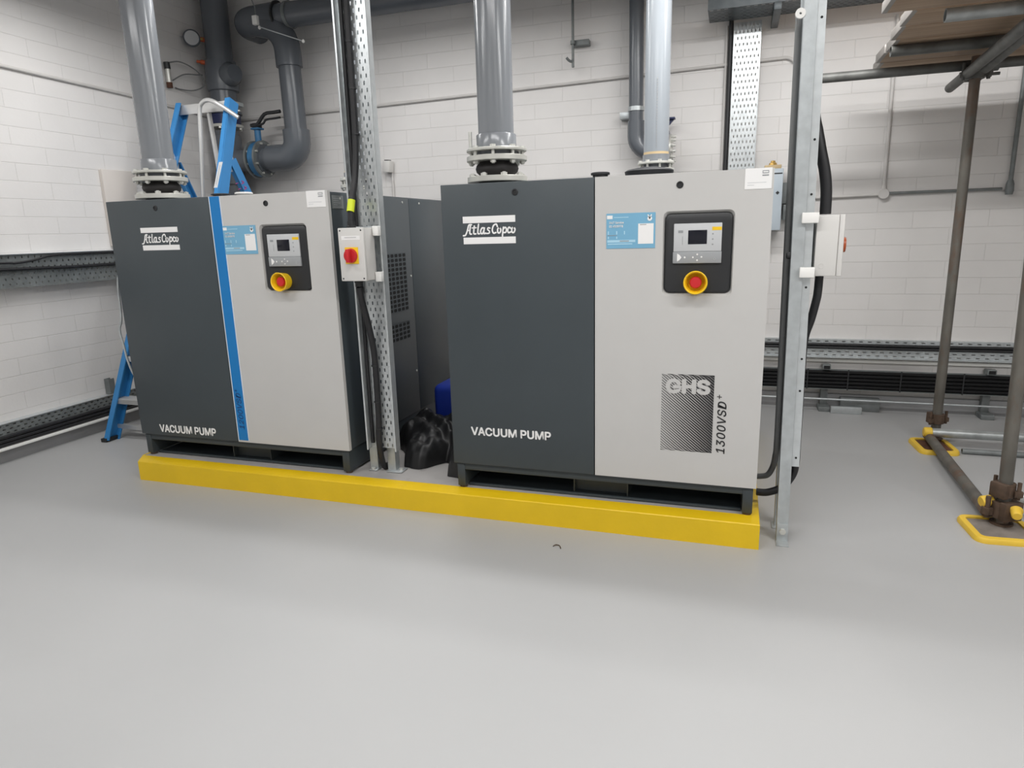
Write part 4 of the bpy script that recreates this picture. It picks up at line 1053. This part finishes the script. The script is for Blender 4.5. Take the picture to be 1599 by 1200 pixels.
# ---------------------------------------------------------------- left wall services
t = thing('cable_tray', (-2.75, 0.5, 0.95), 'wide perforated cable tray along the left wall at mid height', 'cable tray')
b = B(); perf(b, (-2.760, -2.2, 0.972), Y, Z, 96, 6, 0.038, 0.030, 0.008, 0.012); obj('perforated_web', b, 'galvd', t)
b = B(); box(b, -2.799, -2.745, -2.2, 1.448, 1.152, 1.156); obj('tray_lip', b, 'galvb', t)
b = B(); box(b, -2.762, -2.722, -2.2, 1.448, 0.968, 0.971); obj('tray_lip', b, 'galvd', t)
b = B(); tube(b, [(-2.742, -2.2, 1.085), (-2.742, -0.5, 1.078), (-2.742, 0.13, 1.072), (-2.742, 0.354, 1.069), (-2.742, 0.557, 1.065), (-2.742, 0.854, 1.066), (-2.742, 1.44, 1.07)], 0.010, 10, 5)
obj('power_cable', b, 'cable', loc=(-2.742, 0.1, 1.07), label='straight black cable lying along the mid height tray on the left wall', cat='cable')
b = B(); tube(b, [(-2.742, -2.2, 1.12), (-2.742, -0.4, 1.115), (-2.742, 0.14, 1.108), (-2.742, 0.21, 1.105), (-2.742, 0.325, 1.117), (-2.742, 0.448, 1.140), (-2.742, 0.70, 1.143), (-2.742, 1.44, 1.143)], 0.0065, 10, 5)
obj('power_cable', b, 'cable', loc=(-2.742, 0.2, 1.10), label='thin sagging black cable near the top lip of the left wall tray', cat='cable')
t = thing('cable_tray', (-2.74, 0.5, 0.05), 'low perforated cable tray along the foot of the left wall', 'cable tray')
b = B(); perf(b, (-2.752, -2.2, 0.094), Y, Z, 88, 6, 0.0415, 0.0205, 0.018, 0.007); obj('perforated_web', b, 'galvd', t)
b = B(); box(b, -2.799, -2.748, -2.2, 1.45, 0.2175, 0.222); obj('tray_lip', b, 'galvb', t)
b = B(); box(b, -2.752, -2.712, -2.2, 1.45, 0.079, 0.0925, 0.002); obj('tray_lip', b, 'cap', t)  # white colour stands in for the brightly lit edge of the steel lip
for q in range(3):
    b = B(); tube(b, [(-2.7395, -2.2 + 0.4 * k, 0.1045 + q * 0.0212 + 0.0004 * math.sin(k * 2 + q)) for k in range(10)], 0.0102, 10, 4)
    obj('power_cable', b, 'cable', loc=(-2.733, -0.2, 0.107 + q * 0.02), label=('bottom', 'middle', 'top')[q] + ' black cable in the low tray along the left wall', cat='cable', group='black cables in the low left tray')
b = B(); box(b, -2.799, -2.760, -2.2, 1.45, 0.0, 0.078); obj('baseboard_left', b, 'skirt', kind='structure')
b = B(); strut_v(b, -2.795, -2.754, 0.685, 0.726, 0.224, 0.325); obj('strut_stub', b, 'galvd', loc=(-2.77, 0.70, 0.224), label='short grey strut stub standing on the low left wall tray', cat='strut')
t = thing('wall_panel', (-2.79, 1.02, 1.18), 'beige flat enclosure on the left wall beside the left riser pipe', 'enclosure')
b = B(); box(b, -2.799, -2.784, 0.900, 1.150, 1.18, 1.665, 0.002); obj('enclosure_body', b, 'beige', t)
b = B(); box(b, -2.7835, -2.768, 0.897, 1.153, 1.177, 1.668, 0.003); obj('door', b, 'beige', t)
b = B(); tube(b, [(-1.799, 0.10, 1.10), (-1.828, 0.075, 1.06), (-1.838, 0.062, 0.98), (-1.841, 0.06, 0.88), (-1.850, 0.06, 0.81), (-1.871, 0.06, 0.76), (-1.860, 0.06, 0.68), (-1.848, 0.06, 0.60), (-1.830, 0.07, 0.52), (-1.799, 0.10, 0.46)], 0.0055, 10, 5)
obj("bleed_hose", b, "galv", loc=(-1.80, 0.10, 0.46), label="thin grey hose looping out of the left side of the left pump", cat="hose")

# ---------------------------------------------------------------- big dark pipework in the left corner
PY = 1.97
CP = t = thing('corner_pipe', (-2.64, PY, 1.0), 'thick dark vertical pipe standing in the left back corner', 'pipe')
b = B(); tube(b, [(-2.632, PY, ZC - 0.02), (-2.645, PY, 2.17)], 0.095, 32); obj('pipe', b, 'pvcd', t)
b = B(); lathe(b, (-2.638, PY, 2.30), Z, [(0.09, 0), (0.112, 0.005), (0.118, 0.06), (0.118, 0.16), (0.110, 0.215), (0.09, 0.22)], 32, closed=True); obj('union_collar', b, 'pvcd', t)
b = B(); lathe(b, (-2.56, PY - 0.03, 2.41), (1, -0.35, 0), [(0, 0), (0.075, 0), (0.085, 0.05), (0.06, 0.10), (0, 0.10)], 20); obj('union_boss', b, 'pvcd', t)
b = B(); tube(b, [(-2.655, PY, 2.02), (-2.672, PY, 1.05)], 0.088, 32); obj('lower_pipe', b, 'pvcd', t)
b = B(); lathe(b, (-2.660, PY, 1.62), Z, [(0.08, 0), (0.106, 0), (0.108, 0.12), (0.106, 0.36), (0.08, 0.36)], 32, closed=True); obj('tee_body', b, 'pvcd', t)
for z_ in (2.50, 2.66):
    yy = -0.6
    b = B(); lathe(b, (-2.70, PY - 0.06, z_), (-0.7, -0.6, 0.1), [(0, 0), (0.016, 0), (0.016, 0.05), (0.010, 0.055), (0.010, 0.08), (0, 0.08)], 14); obj('nozzle', b, 'orange', t, label='orange side nozzle')
t = thing('pressure_gauge', (-2.76, 1.80, 2.65), 'round grey dial gauge beside the thick corner pipe', 'gauge')
ax = Vector((0.65, -0.75, -0.05)).normalized()
b = B(); lathe(b, Vector((-2.727, 1.80, 2.65)) - ax * 0.02, ax, [(0, 0), (0.055, 0), (0.058, 0.004), (0.058, 0.034), (0.052, 0.038), (0.050, 0.034), (0, 0.034)], 32); obj('case', b, 'pvcd', t)
b = B(); lathe(b, Vector((-2.727, 1.80, 2.65)) + ax * 0.0142, ax, [(0, 0), (0.049, 0), (0.049, 0.001), (0, 0.001)], 32); obj('dial', b, 'gauge', t)
b = B(); tube(b, [(-2.718, 1.835, 2.655), (-2.70, 1.88, 2.66)], 0.009, 10); obj('stem', b, 'brass', t)
t = thing('pressure_switch', (-2.77, 1.575, 2.32), 'small dark pressure switch with looped cable on the left wall by the corner', 'switch')
b = B(); cyl(b, (-2.772, 1.575, 2.31), (-2.772, 1.575, 2.40), 0.017, 16); obj('body', b, 'zinc', t)
b = B(); cyl(b, (-2.772, 1.575, 2.40), (-2.772, 1.572, 2.445), 0.021, 16); obj('head', b, 'blackp', t)
b = B(); cyl(b, (-2.772, 1.575, 2.275), (-2.772, 1.575, 2.31), 0.020, 16); obj('base', b, 'rustred', t)
b = B(); tube(b, [(-2.765, 1.575, 2.44), (-2.74, 1.66, 2.462), (-2.72, 1.76, 2.44), (-2.71, 1.84, 2.39), (-2.715, 1.85, 2.33), (-2.75, 1.78, 2.29), (-2.785, 1.69, 2.285), (-2.785, 1.64, 2.288)], 0.0045, 8, 6); obj('cable_loop', b, 'greyhose', t)
b = B(); tube(b, [(-2.772, 1.61, 2.33), (-2.75, 1.70, 2.385), (-2.725, 1.80, 2.40), (-2.72, 1.855, 2.408)], 0.0045, 8, 6); obj('cable_loop', b, 'greyhose', t)
# valve between corner pipe sections
t = thing('butterfly_valve', (-2.65, PY, 2.10), 'navy valve body clamped between flanges on the thick corner pipe', 'valve')
b = B(); lathe(b, (-2.652, PY, 2.065), Z, [(0, 0), (0.112, 0), (0.112, 0.07), (0, 0.07)], 36); obj('valve_body', b, 'valvenavy', t)
for z0 in (2.040, 2.138):
    b = B(); lathe(b, (-2.653, PY, z0), Z, [(0, 0), (0.126, 0), (0.126, 0.020), (0, 0.020)], 36); fl = obj('flange', b, 'flange' if z0 < 2.1 else 'pvcd', t)
    for k in range(8):
        a = 2 * PI * k / 8 + 0.3
        b = B(); hexnut(b, (-2.653 + 0.110 * math.cos(a), PY + 0.110 * math.sin(a), z0 - 0.012 if z0 < 2.1 else z0 + 0.02), Z, 0.014, 0.012); obj('bolt', b, 'zinc', fl)
# lower horizontal run with blue valve and elbow up
HZ = 1.795
t = CP
b = B(); tube(b, [(-2.60, PY, HZ), (-2.425, PY, HZ)], 0.082, 32); obj('branch_pipe', b, 'pvcd', t)
b = B(); ring(b, (-2.4215, PY, HZ), X, 0.108, 0.07, 0.022, 36); obj('stub_flange', b, 'pvcd', t)
t = thing('butterfly_valve', (-2.37, PY, HZ), 'blue butterfly valve with black lever in the lower corner pipework', 'valve')
b = B(); lathe(b, (-2.398, PY, HZ), X, [(0, 0), (0.118, 0), (0.128, 0.006), (0.128, 0.050), (0.118, 0.056), (0, 0.056)], 36); vb = obj('valve_body', b, 'valveblue', t)
for k in range(8):
    a = 2 * PI * k / 8 + 0.35
    b = B(); cyl(b, (-2.43, PY + 0.116 * math.cos(a), HZ + 0.116 * math.sin(a)), (-2.31, PY + 0.116 * math.cos(a), HZ + 0.116 * math.sin(a)), 0.008, 10); obj('bolt', b, 'zinc', vb)
for x_ in (-2.420, -2.341):
    b = B(); ring(b, (x_, PY, HZ), X, 0.136, 0.09, 0.016, 40); obj('backing_ring', b, 'galvd', t)
b = B(); cyl(b, (-2.37, PY, HZ + 0.11), (-2.37, PY, HZ + 0.235), 0.024, 18); box(b, -2.405, -2.335, PY - 0.035, PY + 0.035, HZ + 0.215, HZ + 0.228, 0.002); obj('valve_neck', b, 'valveblue', t)
b = B()
lathe(b, (-2.37, PY, HZ + 0.230), Z, [(0, 0), (0.036, 0), (0.036, 0.03), (0, 0.03)], 20)
obj('lever_hub', b, 'blackp', t)
b = B(); tube(b, [(-2.40, PY - 0.03, HZ + 0.245), (-2.34, PY - 0.03, HZ + 0.250), (-2.27, PY - 0.03, HZ + 0.315), (-2.19, PY - 0.03, HZ + 0.322), (-2.128, PY - 0.03, HZ + 0.325)], 0.013, 12, 3); obj('lever', b, 'blackp', t)
b = B(); tube(b, [(-2.36, PY - 0.03, HZ + 0.240), (-2.29, PY - 0.03, HZ + 0.250), (-2.26, PY - 0.03, HZ + 0.275), (-2.18, PY - 0.03, HZ + 0.280), (-2.132, PY - 0.03, HZ + 0.283)], 0.008, 10, 3); obj('lever_trigger', b, 'blackp', t)
t = HP = thing('header_pipe', (-2.03, PY, HZ), 'thick dark overhead header pipe on the back wall with its drop to the blue valve', 'pipe')
b = B(); ring(b, (-2.338, PY, HZ), X, 0.108, 0.07, 0.020, 36); obj('stub_flange', b, 'pvcd', t)
b = B(); tube(b, [(-2.33, PY, HZ), (-2.24, PY, HZ)], 0.082, 32); obj('lower_pipe', b, 'pvcd', t)
b = B(); tube(b, [(-2.27, PY, HZ), (-2.14, PY, HZ)] + arc((-2.14, PY, HZ + 0.115), -Z, X, 0.115, 0, PI / 2, 12)[1:] + [(-2.025, PY, HZ + 0.19)], 0.098, 32); obj('lower_elbow', b, 'pvcd', t)
b = B(); tube(b, [(-2.025, PY, HZ + 0.15), (-2.030, PY, 2.50)], 0.080, 32); obj('drop_pipe', b, 'pvcd', t)
b = B(); tube(b, [(-2.030, PY, 2.42), (-2.032, PY, 2.52)] + arc((-2.242, PY, 2.52), X, Z, 0.21, 0, PI * 0.40, 12)[1:] + [(-2.34, PY, 2.765)], 0.094, 32); obj('upper_elbow', b, 'pvcd', t)
t = HP
b = B(); tube(b, [(-2.10, PY, 2.765), (4.4, PY, 2.765)], 0.084, 32); obj('header', b, 'pvcd', t)
b = B(); tube(b, [(-2.09, PY, 2.765), (-2.30, PY, 2.76)] + arc((-2.30, PY + 0.10, 2.758), -Y, -X, 0.10, 0, PI / 2, 10)[1:] + [(-2.40, PY + 0.195, 2.758)], 0.098, 32); obj('end_elbow', b, 'pvcd', t)
b = B(); ring(b, (-2.085, PY, 2.765), X, 0.104, 0.08, 0.012, 40); obj('coupling_ring', b, 'blackp', t)
for xx in (-2.0, -0.3, 1.6, 3.3):
    b = B(); ring(b, (xx, PY, 2.765), X, 0.092, 0.084, 0.025, 36); cyl(b, (xx + 0.012, PY, 2.855), (xx + 0.012, PY, ZC), 0.006, 8); obj('hanger', b, 'galvd', t)
t = thing('hanging_rod', (-2.15, 1.80, 2.66), 'thin pale threaded rod with white clip hanging at the header elbow', 'rod')
b = B(); tube(b, [(-2.13, 1.80, 2.66), (-1.78, 1.80, 2.53)], 0.0035, 8); obj('rod', b, 'galvb', t)
b = B(); box(b, -2.175, -2.135, 1.785, 1.815, 2.675, 2.735, 0.004); obj('clip', b, 'cap', t)
for p in ((-2.128, 1.80, 2.655), (-1.78, 1.80, 2.53)):
    b = B(); lathe(b, (p[0], p[1], p[2] - 0.014), Z, [(0, 0), (0.009, 0.006), (0.011, 0.014), (0.007, 0.024), (0, 0.028)], 14); obj('rod_end', b, 'cap', t)
b = B(); tube(b, [(-2.15, 1.80, 2.73), (-2.15, 1.80, 2.79), (-2.18, 1.80, 2.86), (-2.18, 1.80, ZC)], 0.004, 8); obj('suspension', b, 'galvd', t)

# ---------------------------------------------------------------- blue step ladder
LT = thing('step_ladder', (-2.18, 0.9, 0.0), 'blue fibreglass step ladder with silver hoop standing behind the left pump', 'ladder')
FL, TL = Vector((-2.520, 0.430, 0.0)), Vector((-2.395, 1.250, 2.07))
FR, TR = Vector((-1.860, 0.430, 0.0)), Vector((-1.970, 1.250, 2.07))
rail_n = (TL - FL).normalized()
out_n = Vector((0, -rail_n.z, rail_n.y)).normalized()            # out of the climbing face, towards the room
def crail(bm, p0, p1, side, wv, fl, th=0.004):
    """channel-section rail between two points; web faces sideways, flanges turn inwards"""
    d = (p1 - p0).normalized()
    sx = Vector((1, 0, 0)) - d * d.x
    sx.normalize()
    dn = d.cross(sx).normalized()
    if dn.y > 0: dn = -dn
    c = (p0 + p1) / 2; h = (p1 - p0).length / 2
    obox(bm, c, sx, dn, d, th, wv / 2, h)
    for q in (-1, 1):
        obox(bm, c + sx * (side * fl / 2) + dn * (q * (wv / 2 - th)), sx, dn, d, fl / 2, th, h)
b = B(); crail(b, FL, TL, 1, 0.082, 0.034); r1 = obj('front_rail', b, 'ladder', LT)
b = B(); crail(b, FR, TR, -1, 0.082, 0.034); r2 = obj('front_rail', b, 'ladder', LT)
# narrow outward faces of the front rails
HLr, HRr = FL + (TL - FL) * 0.82, FR + (TR - FR) * 0.82
BL, BR = Vector((-2.50, 2.06, 0.0)), Vector((-1.90, 2.06, 0.0))
b = B(); crail(b, BL, HLr + Vector((0.0, 0.05, 0)), 1, 0.062, 0.028); obj('rear_leg', b, 'ladder', LT)
b = B(); crail(b, BR, HRr + Vector((0.0, 0.05, 0)), -1, 0.062, 0.028); rl = obj('rear_leg', b, 'ladder', LT)
dl = (HRr - BR).normalized()
b = B()
for q in range(7):
    p = BR + (HRr + Vector((0, 0.05, 0)) - BR) * (0.80 + q * 0.020)
    stroke(b, [(-0.012, -0.008), (0.010, 0.002), (-0.008, 0.010)], 0.006, p + Vector((0.006, -0.012, 0)), Vector((0, 1, 0)), Vector((0, 0, 1)), 1, 1)
    stroke(b, [(-0.012, -0.008), (0.010, 0.002), (-0.008, 0.010)], 0.006, p + Vector((-0.018, -0.0335, 0)), Vector((1, 0, 0)), Vector((0, 0.4, 0.9)), 1, 1)
obj('pink_marking', b, 'pink', rl)
for k in range(1, 6):
    a = FL + (TL - FL) * (k * 0.25 / 2.07); c = FR + (TR - FR) * (k * 0.25 / 2.07)
    b = B()
    mid = (a + c) / 2; hw = (c - a).length / 2 - 0.003
    obox(b, mid + Vector((0, 0.012, 0)), X, Y, Z, hw, 0.046, 0.002)
    obox(b, mid + Vector((0, -0.034, -0.014)), X, Y, Z, hw, 0.002, 0.014)
    obox(b, mid + Vector((0, 0.058, -0.014)), X, Y, Z, hw, 0.002, 0.014)
    for q in range(5):
        obox(b, mid + Vector((0, -0.022 + q * 0.017, 0.003)), X, Y, Z, hw, 0.003, 0.0015)
    obj('tread', b, 'alum', LT)
    b = B()
    for e, s_ in ((a, 1), (c, -1)):
        prism(b, [e + Vector((s_ * 0.006, -0.034, -0.03)), e + Vector((s_ * 0.10, -0.034, -0.005)), e + Vector((s_ * 0.006, -0.034, -0.005))], (0, 0.003, 0))
    obj('tread_brace', b, 'alum', LT)
for zf in (0.14, 0.45):
    a = BL + (HLr - BL) * zf; c = BR + (HRr - BR) * zf
    b = B(); obox(b, (a + c) / 2, X, Y, Z, (c - a).length / 2, 0.004, 0.018); obj('rear_brace', b, 'alum', LT)
b = B(); obox(b, (FL + FR) / 2 + Vector((0, 0.075, 0.075)), X, Y, Z, 0.325, 0.014, 0.014); obj('foot_brace', b, 'alum', LT)
for e, p in ((FL, r1), (FR, r2)):
    b = B(); obox(b, e + Vector((0, 0.003, 0.012)), X, Y, Z, 0.022, 0.048, 0.012, 0.004); obj('foot', b, 'blackp', p)
for e in (BL, BR):
    b = B(); obox(b, e + Vector((0, -0.003, 0.012)), X, Y, Z, 0.020, 0.040, 0.012, 0.004); obj('foot', b, 'blackp', LT)
b = B(); obox(b, (TL + TR) / 2 + Vector((0, 0.035, -0.012)), X, Y, Z, 0.212, 0.058, 0.012, 0.003); obj('top_cap', b, 'galvd', LT)
b = B(); obox(b, (TL + TR) / 2 + Vector((0, -0.026, -0.030)), X, Y, Z, 0.212, 0.003, 0.030, 0.001); obj('top_bar', b, 'alum', LT)
for e, s_ in ((HLr, 1), (HRr, -1)):
    b = B(); prism(b, [e + Vector((s_ * 0.008, -0.03, -0.08)), e + Vector((s_ * 0.008, 0.06, -0.07)), e + Vector((s_ * 0.008, 0.075, 0.0)), e + Vector((s_ * 0.008, 0.035, 0.08))], (s_ * 0.003, 0, 0)); obj('hinge_gusset', b, 'alum', LT)
pr = FR + (TR - FR) * 0.765
b = B(); obox(b, pr + Vector((-0.017, 0, 0)) + out_n * 0.0405, X, rail_n, out_n, 0.014, 0.085, 0.001); obj('rating_label', b, 'silver', r2)
b = B(); obox(b, pr + Vector((-0.017, 0, 0)) + out_n * 0.0418, X, rail_n, out_n, 0.0015, 0.065, 0.0005); obj('label_print', b, 'greyink', LT)
hp = [(-1.900, 1.190, 1.955), (-1.995, 1.15, 2.030), (-2.061, 1.15, 2.063), (-2.105, 1.15, 2.066), (-2.140, 1.15, 2.048), (-2.159, 1.15, 2.005), (-2.180, 1.15, 1.80), (-2.214, 1.15, 1.491), (-2.235, 1.15, 1.30)]
b = B(); tube(b, hp, 0.0135, 12, 4); obj('hoop', b, 'alum', LT, label='silver safety hoop')
b = B(); obox(b, (-2.142, 1.24, 1.66), (1, 0, 0.07), Y, (-0.07, 0, 1), 0.010, 0.012, 0.36, 0.002); obj('hoop_stay', b, 'alum', LT)

# ---------------------------------------------------------------- black sheeting and blue drum between the pumps
from mathutils import noise as mn
def interp(x, tab):
    if x <= tab[0][0]: return tab[0][1]
    for (xa, ya), (xb, yb) in zip(tab, tab[1:]):
        if x <= xb: return ya + (yb - ya) * (x - xa) / (xb - xa)
    return tab[-1][1]
def heap(name, x0, x1, front, y1, H, m, label, cat, seed, nx=100, ny=80):
    """crumpled sheeting: a folded height field closed underneath"""
    bm = B()
    G = []
    for i in range(nx + 1):
        x = x0 + (x1 - x0) * i / nx
        yf = interp(x, front)
        row = []
        for k in range(ny + 1):
            y = yf + (y1 - yf) * k / ny
            d = min(y - yf, (y1 - y) * 0.8, (x - x0) * 1.2, (x1 - x) * 1.6)
            e = 1 - math.exp(-max(d, 0) / 0.022)
            p = Vector((x * 5 + seed, y * 5, 0))
            wv = mn.noise(p * 0.9) * 1.6
            fold = math.sin((x * 0.8 + y * 0.55) * 40 + wv * 5) * 0.016 + abs(mn.noise(p * 2.0)) * 0.026 + mn.noise(p * 5.5) * 0.008
            prof = 0.62 + 0.38 * min(1, max(0, (y - yf) / 0.22))
            row.append(bm.verts.new((x + 0.006 * mn.noise(p * 3), y + 0.006 * mn.noise(p * 3 + Vector((9, 0, 0))), PZ + 0.001 + max(0, e * (H * prof + fold * 1.2 - 0.01)))))
        G.append(row)
    for i in range(nx):
        for k in range(ny):
            bm.faces.new((G[i][k], G[i + 1][k], G[i + 1][k + 1], G[i][k + 1]))
    edge = [G[i][0] for i in range(nx + 1)] + [G[nx][k] for k in range(1, ny + 1)] + [G[i][ny] for i in range(nx - 1, -1, -1)] + [G[0][k] for k in range(ny - 1, 0, -1)]
    lowv = [bm.verts.new((v.co.x, v.co.y, PZ + 0.0005)) for v in edge]
    n = len(edge)
    for i in range(n):
        j = (i + 1) % n
        bm.faces.new((edge[j], edge[i], lowv[i], lowv[j]))
    bm.faces.new(lowv)
    return obj(name, bm, m, loc=((x0 + x1) / 2, front[0][1], PZ), label=label, cat=cat, angle=75)
heap('plastic_sheet', -0.532, -0.014, [(-0.532, 0.46), (-0.46, 0.40), (-0.39, 0.30), (-0.345, 0.185), (-0.30, 0.172), (-0.262, 0.170), (-0.235, 0.19), (-0.20, 0.25), (-0.17, 0.29), (-0.125, 0.27), (-0.105, 0.20), (-0.088, 0.118), (-0.02, 0.108)], 0.69, 0.170, 'bag', 'crumpled black plastic sheeting heaped on the plinth between the pumps', 'sheet', 2.3)
t = thing('chemical_drum', (-0.215, 0.85, PZ), 'blue plastic drum standing in the shadow between the pumps behind the black sheeting', 'drum')
b = B(); box(b, -0.42, -0.02, 0.70, 1.02, PZ + 0.001, 0.390, 0.035, 3); obj('body', b, 'drum', t)
b = B(); lathe(b, (-0.30, 0.80, 0.388), Z, [(0, 0), (0.03, 0), (0.03, 0.025), (0, 0.025)], 20); obj('screw_cap', b, 'drum', t)

# ---------------------------------------------------------------- scaffold
SR, SI = 0.02415, 0.0205
def stube(p0, p1, label, m='scaf', name='scaffold_tube', group=None):
    b = B(); pipe_hollow(b, p0, p1, SR, SI, 28)
    return obj(name, b, m, loc=p0, label=label, cat='scaffold tube', group=group)
S1, S2 = (2.230, 1.520), (2.190, 0.385)
stube((S1[0], S1[1], 0.016), (S1[0] - 0.012, S1[1], 1.975), 'far upright scaffold pole standing on the smaller looking yellow pad near the back wall')
stube((S2[0], S2[1], 0.016), (S2[0] - 0.045, S2[1], 1.975), 'near upright rusty scaffold pole at the right edge on the front yellow pad')
led = stube((1.47, 1.572, 1.945), (4.3, 1.572, 1.945), 'dark horizontal scaffold tube under the board ends, crossing to behind the right post', 'scafd')
stube((2.100, 0.25, 1.897), (2.206, 1.90, 1.897), 'dark cross tube under the boards ending in an open stub past the far upright', 'scafd')
stube((2.165, 0.30, 1.925), (2.232, 1.42, 1.900), 'second dark cross tube under the boards right beside the first', 'scafd')
stube((1.783, 1.215, 1.972), (4.3, 1.215, 1.972), 'rusty dark tube directly beneath the boards with its end beside the board ends', 'scafd')
stube((1.842, 0.556, 1.945), (4.3, 0.556, 1.945), 'pale open ended scaffold tube below the boards at the top right corner', 'scafg')
stube((2.160, 1.452, 0.072), (4.3, 1.452, 0.072), 'low grey scaffold tube running right from the foot of the far upright', 'scafg')
stube((2.195, 0.440, 0.108), (4.3, 0.440, 0.108), 'low bright scaffold tube running right from the foot of the near upright', 'scafg')
stube((2.186, 1.49, 0.046), (2.146, 0.405, 0.050), 'low brown scaffold tube on the floor joining the feet of the two uprights')
b = B(); pipe_hollow(b, (2.31, 1.33, 0.0145), (4.3, 1.33, 0.0145), 0.0145, 0.012); obj('floor_tube', b, 'galvd', loc=(2.31, 1.33, 0.0145), label='thin dull grey tube lying on the floor right of the far pad', cat='tube')  # plain tube drawn along a thin grey line on the floor

def coupler(c, a1, a2, m, label, s=1.0):
    """right-angle coupler: two bands with bolt bosses around crossing tubes"""
    t = thing('scaffold_coupler', c, label, 'coupler')
    c = Vector(c); a1 = Vector(a1).normalized(); a2 = Vector(a2).normalized()
    n = a1.cross(a2).normalized()
    b = B(); ring(b, c - a1 * 0.026 * s, a1, 0.036 * s, 0.0245, 0.052 * s, 20); obj('band', b, m, t)
    c2 = c + n * 0.049 * s
    b = B(); obox(b, c + n * 0.030 * s, a1, a2, n, 0.030 * s, 0.032 * s, 0.012 * s, 0.004); obj('saddle', b, m, t)
    for q in (-1, 1):
        b = B(); hexnut(b, c + a2 * q * 0.047 * s - a1 * 0.018 * s - n * 0.01, a1, 0.016 * s, 0.022 * s); cyl(b, c + a2 * q * 0.047 * s - a1 * 0.03 * s - n * 0.01, c + a2 * q * 0.047 * s + a1 * 0.04 * s - n * 0.01, 0.0075 * s, 10)
        obj('eye_bolt', b, m, t)
    return t
coupler((S1[0] - 0.001, S1[1], 0.135), Z, (1, 0.5, 0), 'rust', 'rusty coupler gripping the far upright just above its pad')
coupler((S2[0] - 0.002, S2[1], 0.080), Z, (-0.9, -0.45, 0), 'rust', 'rusty coupler gripping the near upright just above its pad', 1.25)
coupler((S2[0] - 0.004, S2[1], 0.160), Z, (-0.6, 0.8, 0), 'rust', 'second rusty coupler above the first on the near upright')
coupler((S1[0] - 0.012, S1[1] , 1.900), Z, X, 'scafd', 'dark coupler joining the far upright to the tube under the boards', 1.15)
coupler((2.30, 1.572, 1.945), X, (0, 0.5, -1), 'scafd', 'dark coupler with hanging bolt right of the far upright top')
def endcap(p, ax, label, r=0.0275):
    b = B(); lathe(b, p, ax, [(0, 0), (r * 0.8, 0), (r, 0.006), (r, 0.036), (SR, 0.040)], 20); obj('tube_cap', b, 'soley', loc=p, label=label, cat='cap')
endcap((2.155, 1.452, 0.072), X, 'yellow plastic cap on the low tube end at far upright')
endcap((2.112, 0.385, 0.098), (0.9, 0.3, 0.1), 'yellow plastic cap beside the low brown tube end, left of near upright', 0.0235)
endcap((2.205, 0.290, 0.085), (0.2, 1, 0.2), 'small yellow plastic cap in front of near upright', 0.018)

def solepad(c, w_, d_, rot, label, pm, pole):
    t = thing('sole_pad', (c[0], c[1], 0), label, 'pad')
    ca, sa = math.cos(rot), math.sin(rot)
    def P(p, z):
        return (c[0] + p[0] * ca - p[1] * sa, c[1] + p[0] * sa + p[1] * ca, z)
    o = rrect(-w_ / 2, w_ / 2, -d_ / 2, d_ / 2, 0.04, 5); i_ = rrect(-w_ / 2 + 0.026, w_ / 2 - 0.026, -d_ / 2 + 0.026, d_ / 2 - 0.026, 0.02, 5)
    b = B(); n = len(o)
    A = [b.verts.new(P(p, 0.0)) for p in o]; A2 = [b.verts.new(P(p, 0.013)) for p in o]
    m1 = [b.verts.new(P((p[0] * 0.96, p[1] * 0.96), 0.021)) for p in o]
    I2 = [b.verts.new(P(p, 0.021)) for p in i_]; I = [b.verts.new(P(p, 0.0)) for p in i_]
    for k in range(n):
        j = (k + 1) % n
        for L0, L1 in ((A, A2), (A2, m1), (m1, I2), (I2, I), (I, A)):
            b.faces.new((L0[k], L0[j], L1[j], L1[k]))
    obj('rubber_rim', b, 'soley', t, label='yellow rubber rim')
    b = B(); prism(b, [P((p[0] * 0.985, p[1] * 0.985), 0.001) for p in i_], (0, 0, 0.013)); obj('base_plate', b, pm, t)
    b = B(); ring(b, (pole[0], pole[1], 0.0142), Z, 0.040, 0.0245, 0.008, 24)
    obj('spigot_ring', b, 'rust', t)
solepad((2.195, 1.395), 0.190, 0.250, 0.06, 'yellow rimmed scaffold pad under the far upright by the back wall', 'rustred', S1)
solepad((2.165, 0.322), 0.235, 0.235, 0.06, 'yellow rimmed scaffold pad under the near upright at the right edge', 'plate', S2)
random.seed(5)
bl = [(1.600, 1.812, 1.80), (1.365, 1.590, 1.775), (1.130, 1.355, 1.780), (0.895, 1.120, 1.755), (0.660, 0.885, 1.745), (0.425, 0.650, 1.635), (0.190, 0.415, 1.60)]
pos = ('nearest the back wall', 'second from the back wall', 'third from the back wall', 'fourth from the back wall', 'third from the front edge', 'second from the front edge', 'at the front edge')
for k, (y0, y1, xe) in enumerate(bl):
    t = thing('scaffold_board', (xe, (y0 + y1) / 2, 1.998), 'wooden scaffold board overhead at top right, ' + pos[k], 'board', 'scaffold boards overhead')
    zb_ = 1.9985
    b = B(); box(b, xe + 0.02, 4.3, y0, y1, zb_, zb_ + 0.038, 0.003); obj('plank', b, 'wood', t)
    b = B(); box(b, xe + 0.006, xe + 0.026, y0 + 0.001, y1 - 0.001, zb_ - 0.0012, zb_ + 0.0395, 0.003); obj('end_band', b, 'plyend', t)

b = B(); tube(b, [(0.512, -0.245, 0.003), (0.520, -0.232, 0.004), (0.535, -0.236, 0.004), (0.545, -0.256, 0.003)], 0.0018, 6, 5)
obj('wire_scrap', b, 'rust', loc=(0.53, -0.24, 0), label='tiny curled brown scrap on the floor in front of the plinth', cat='scrap')
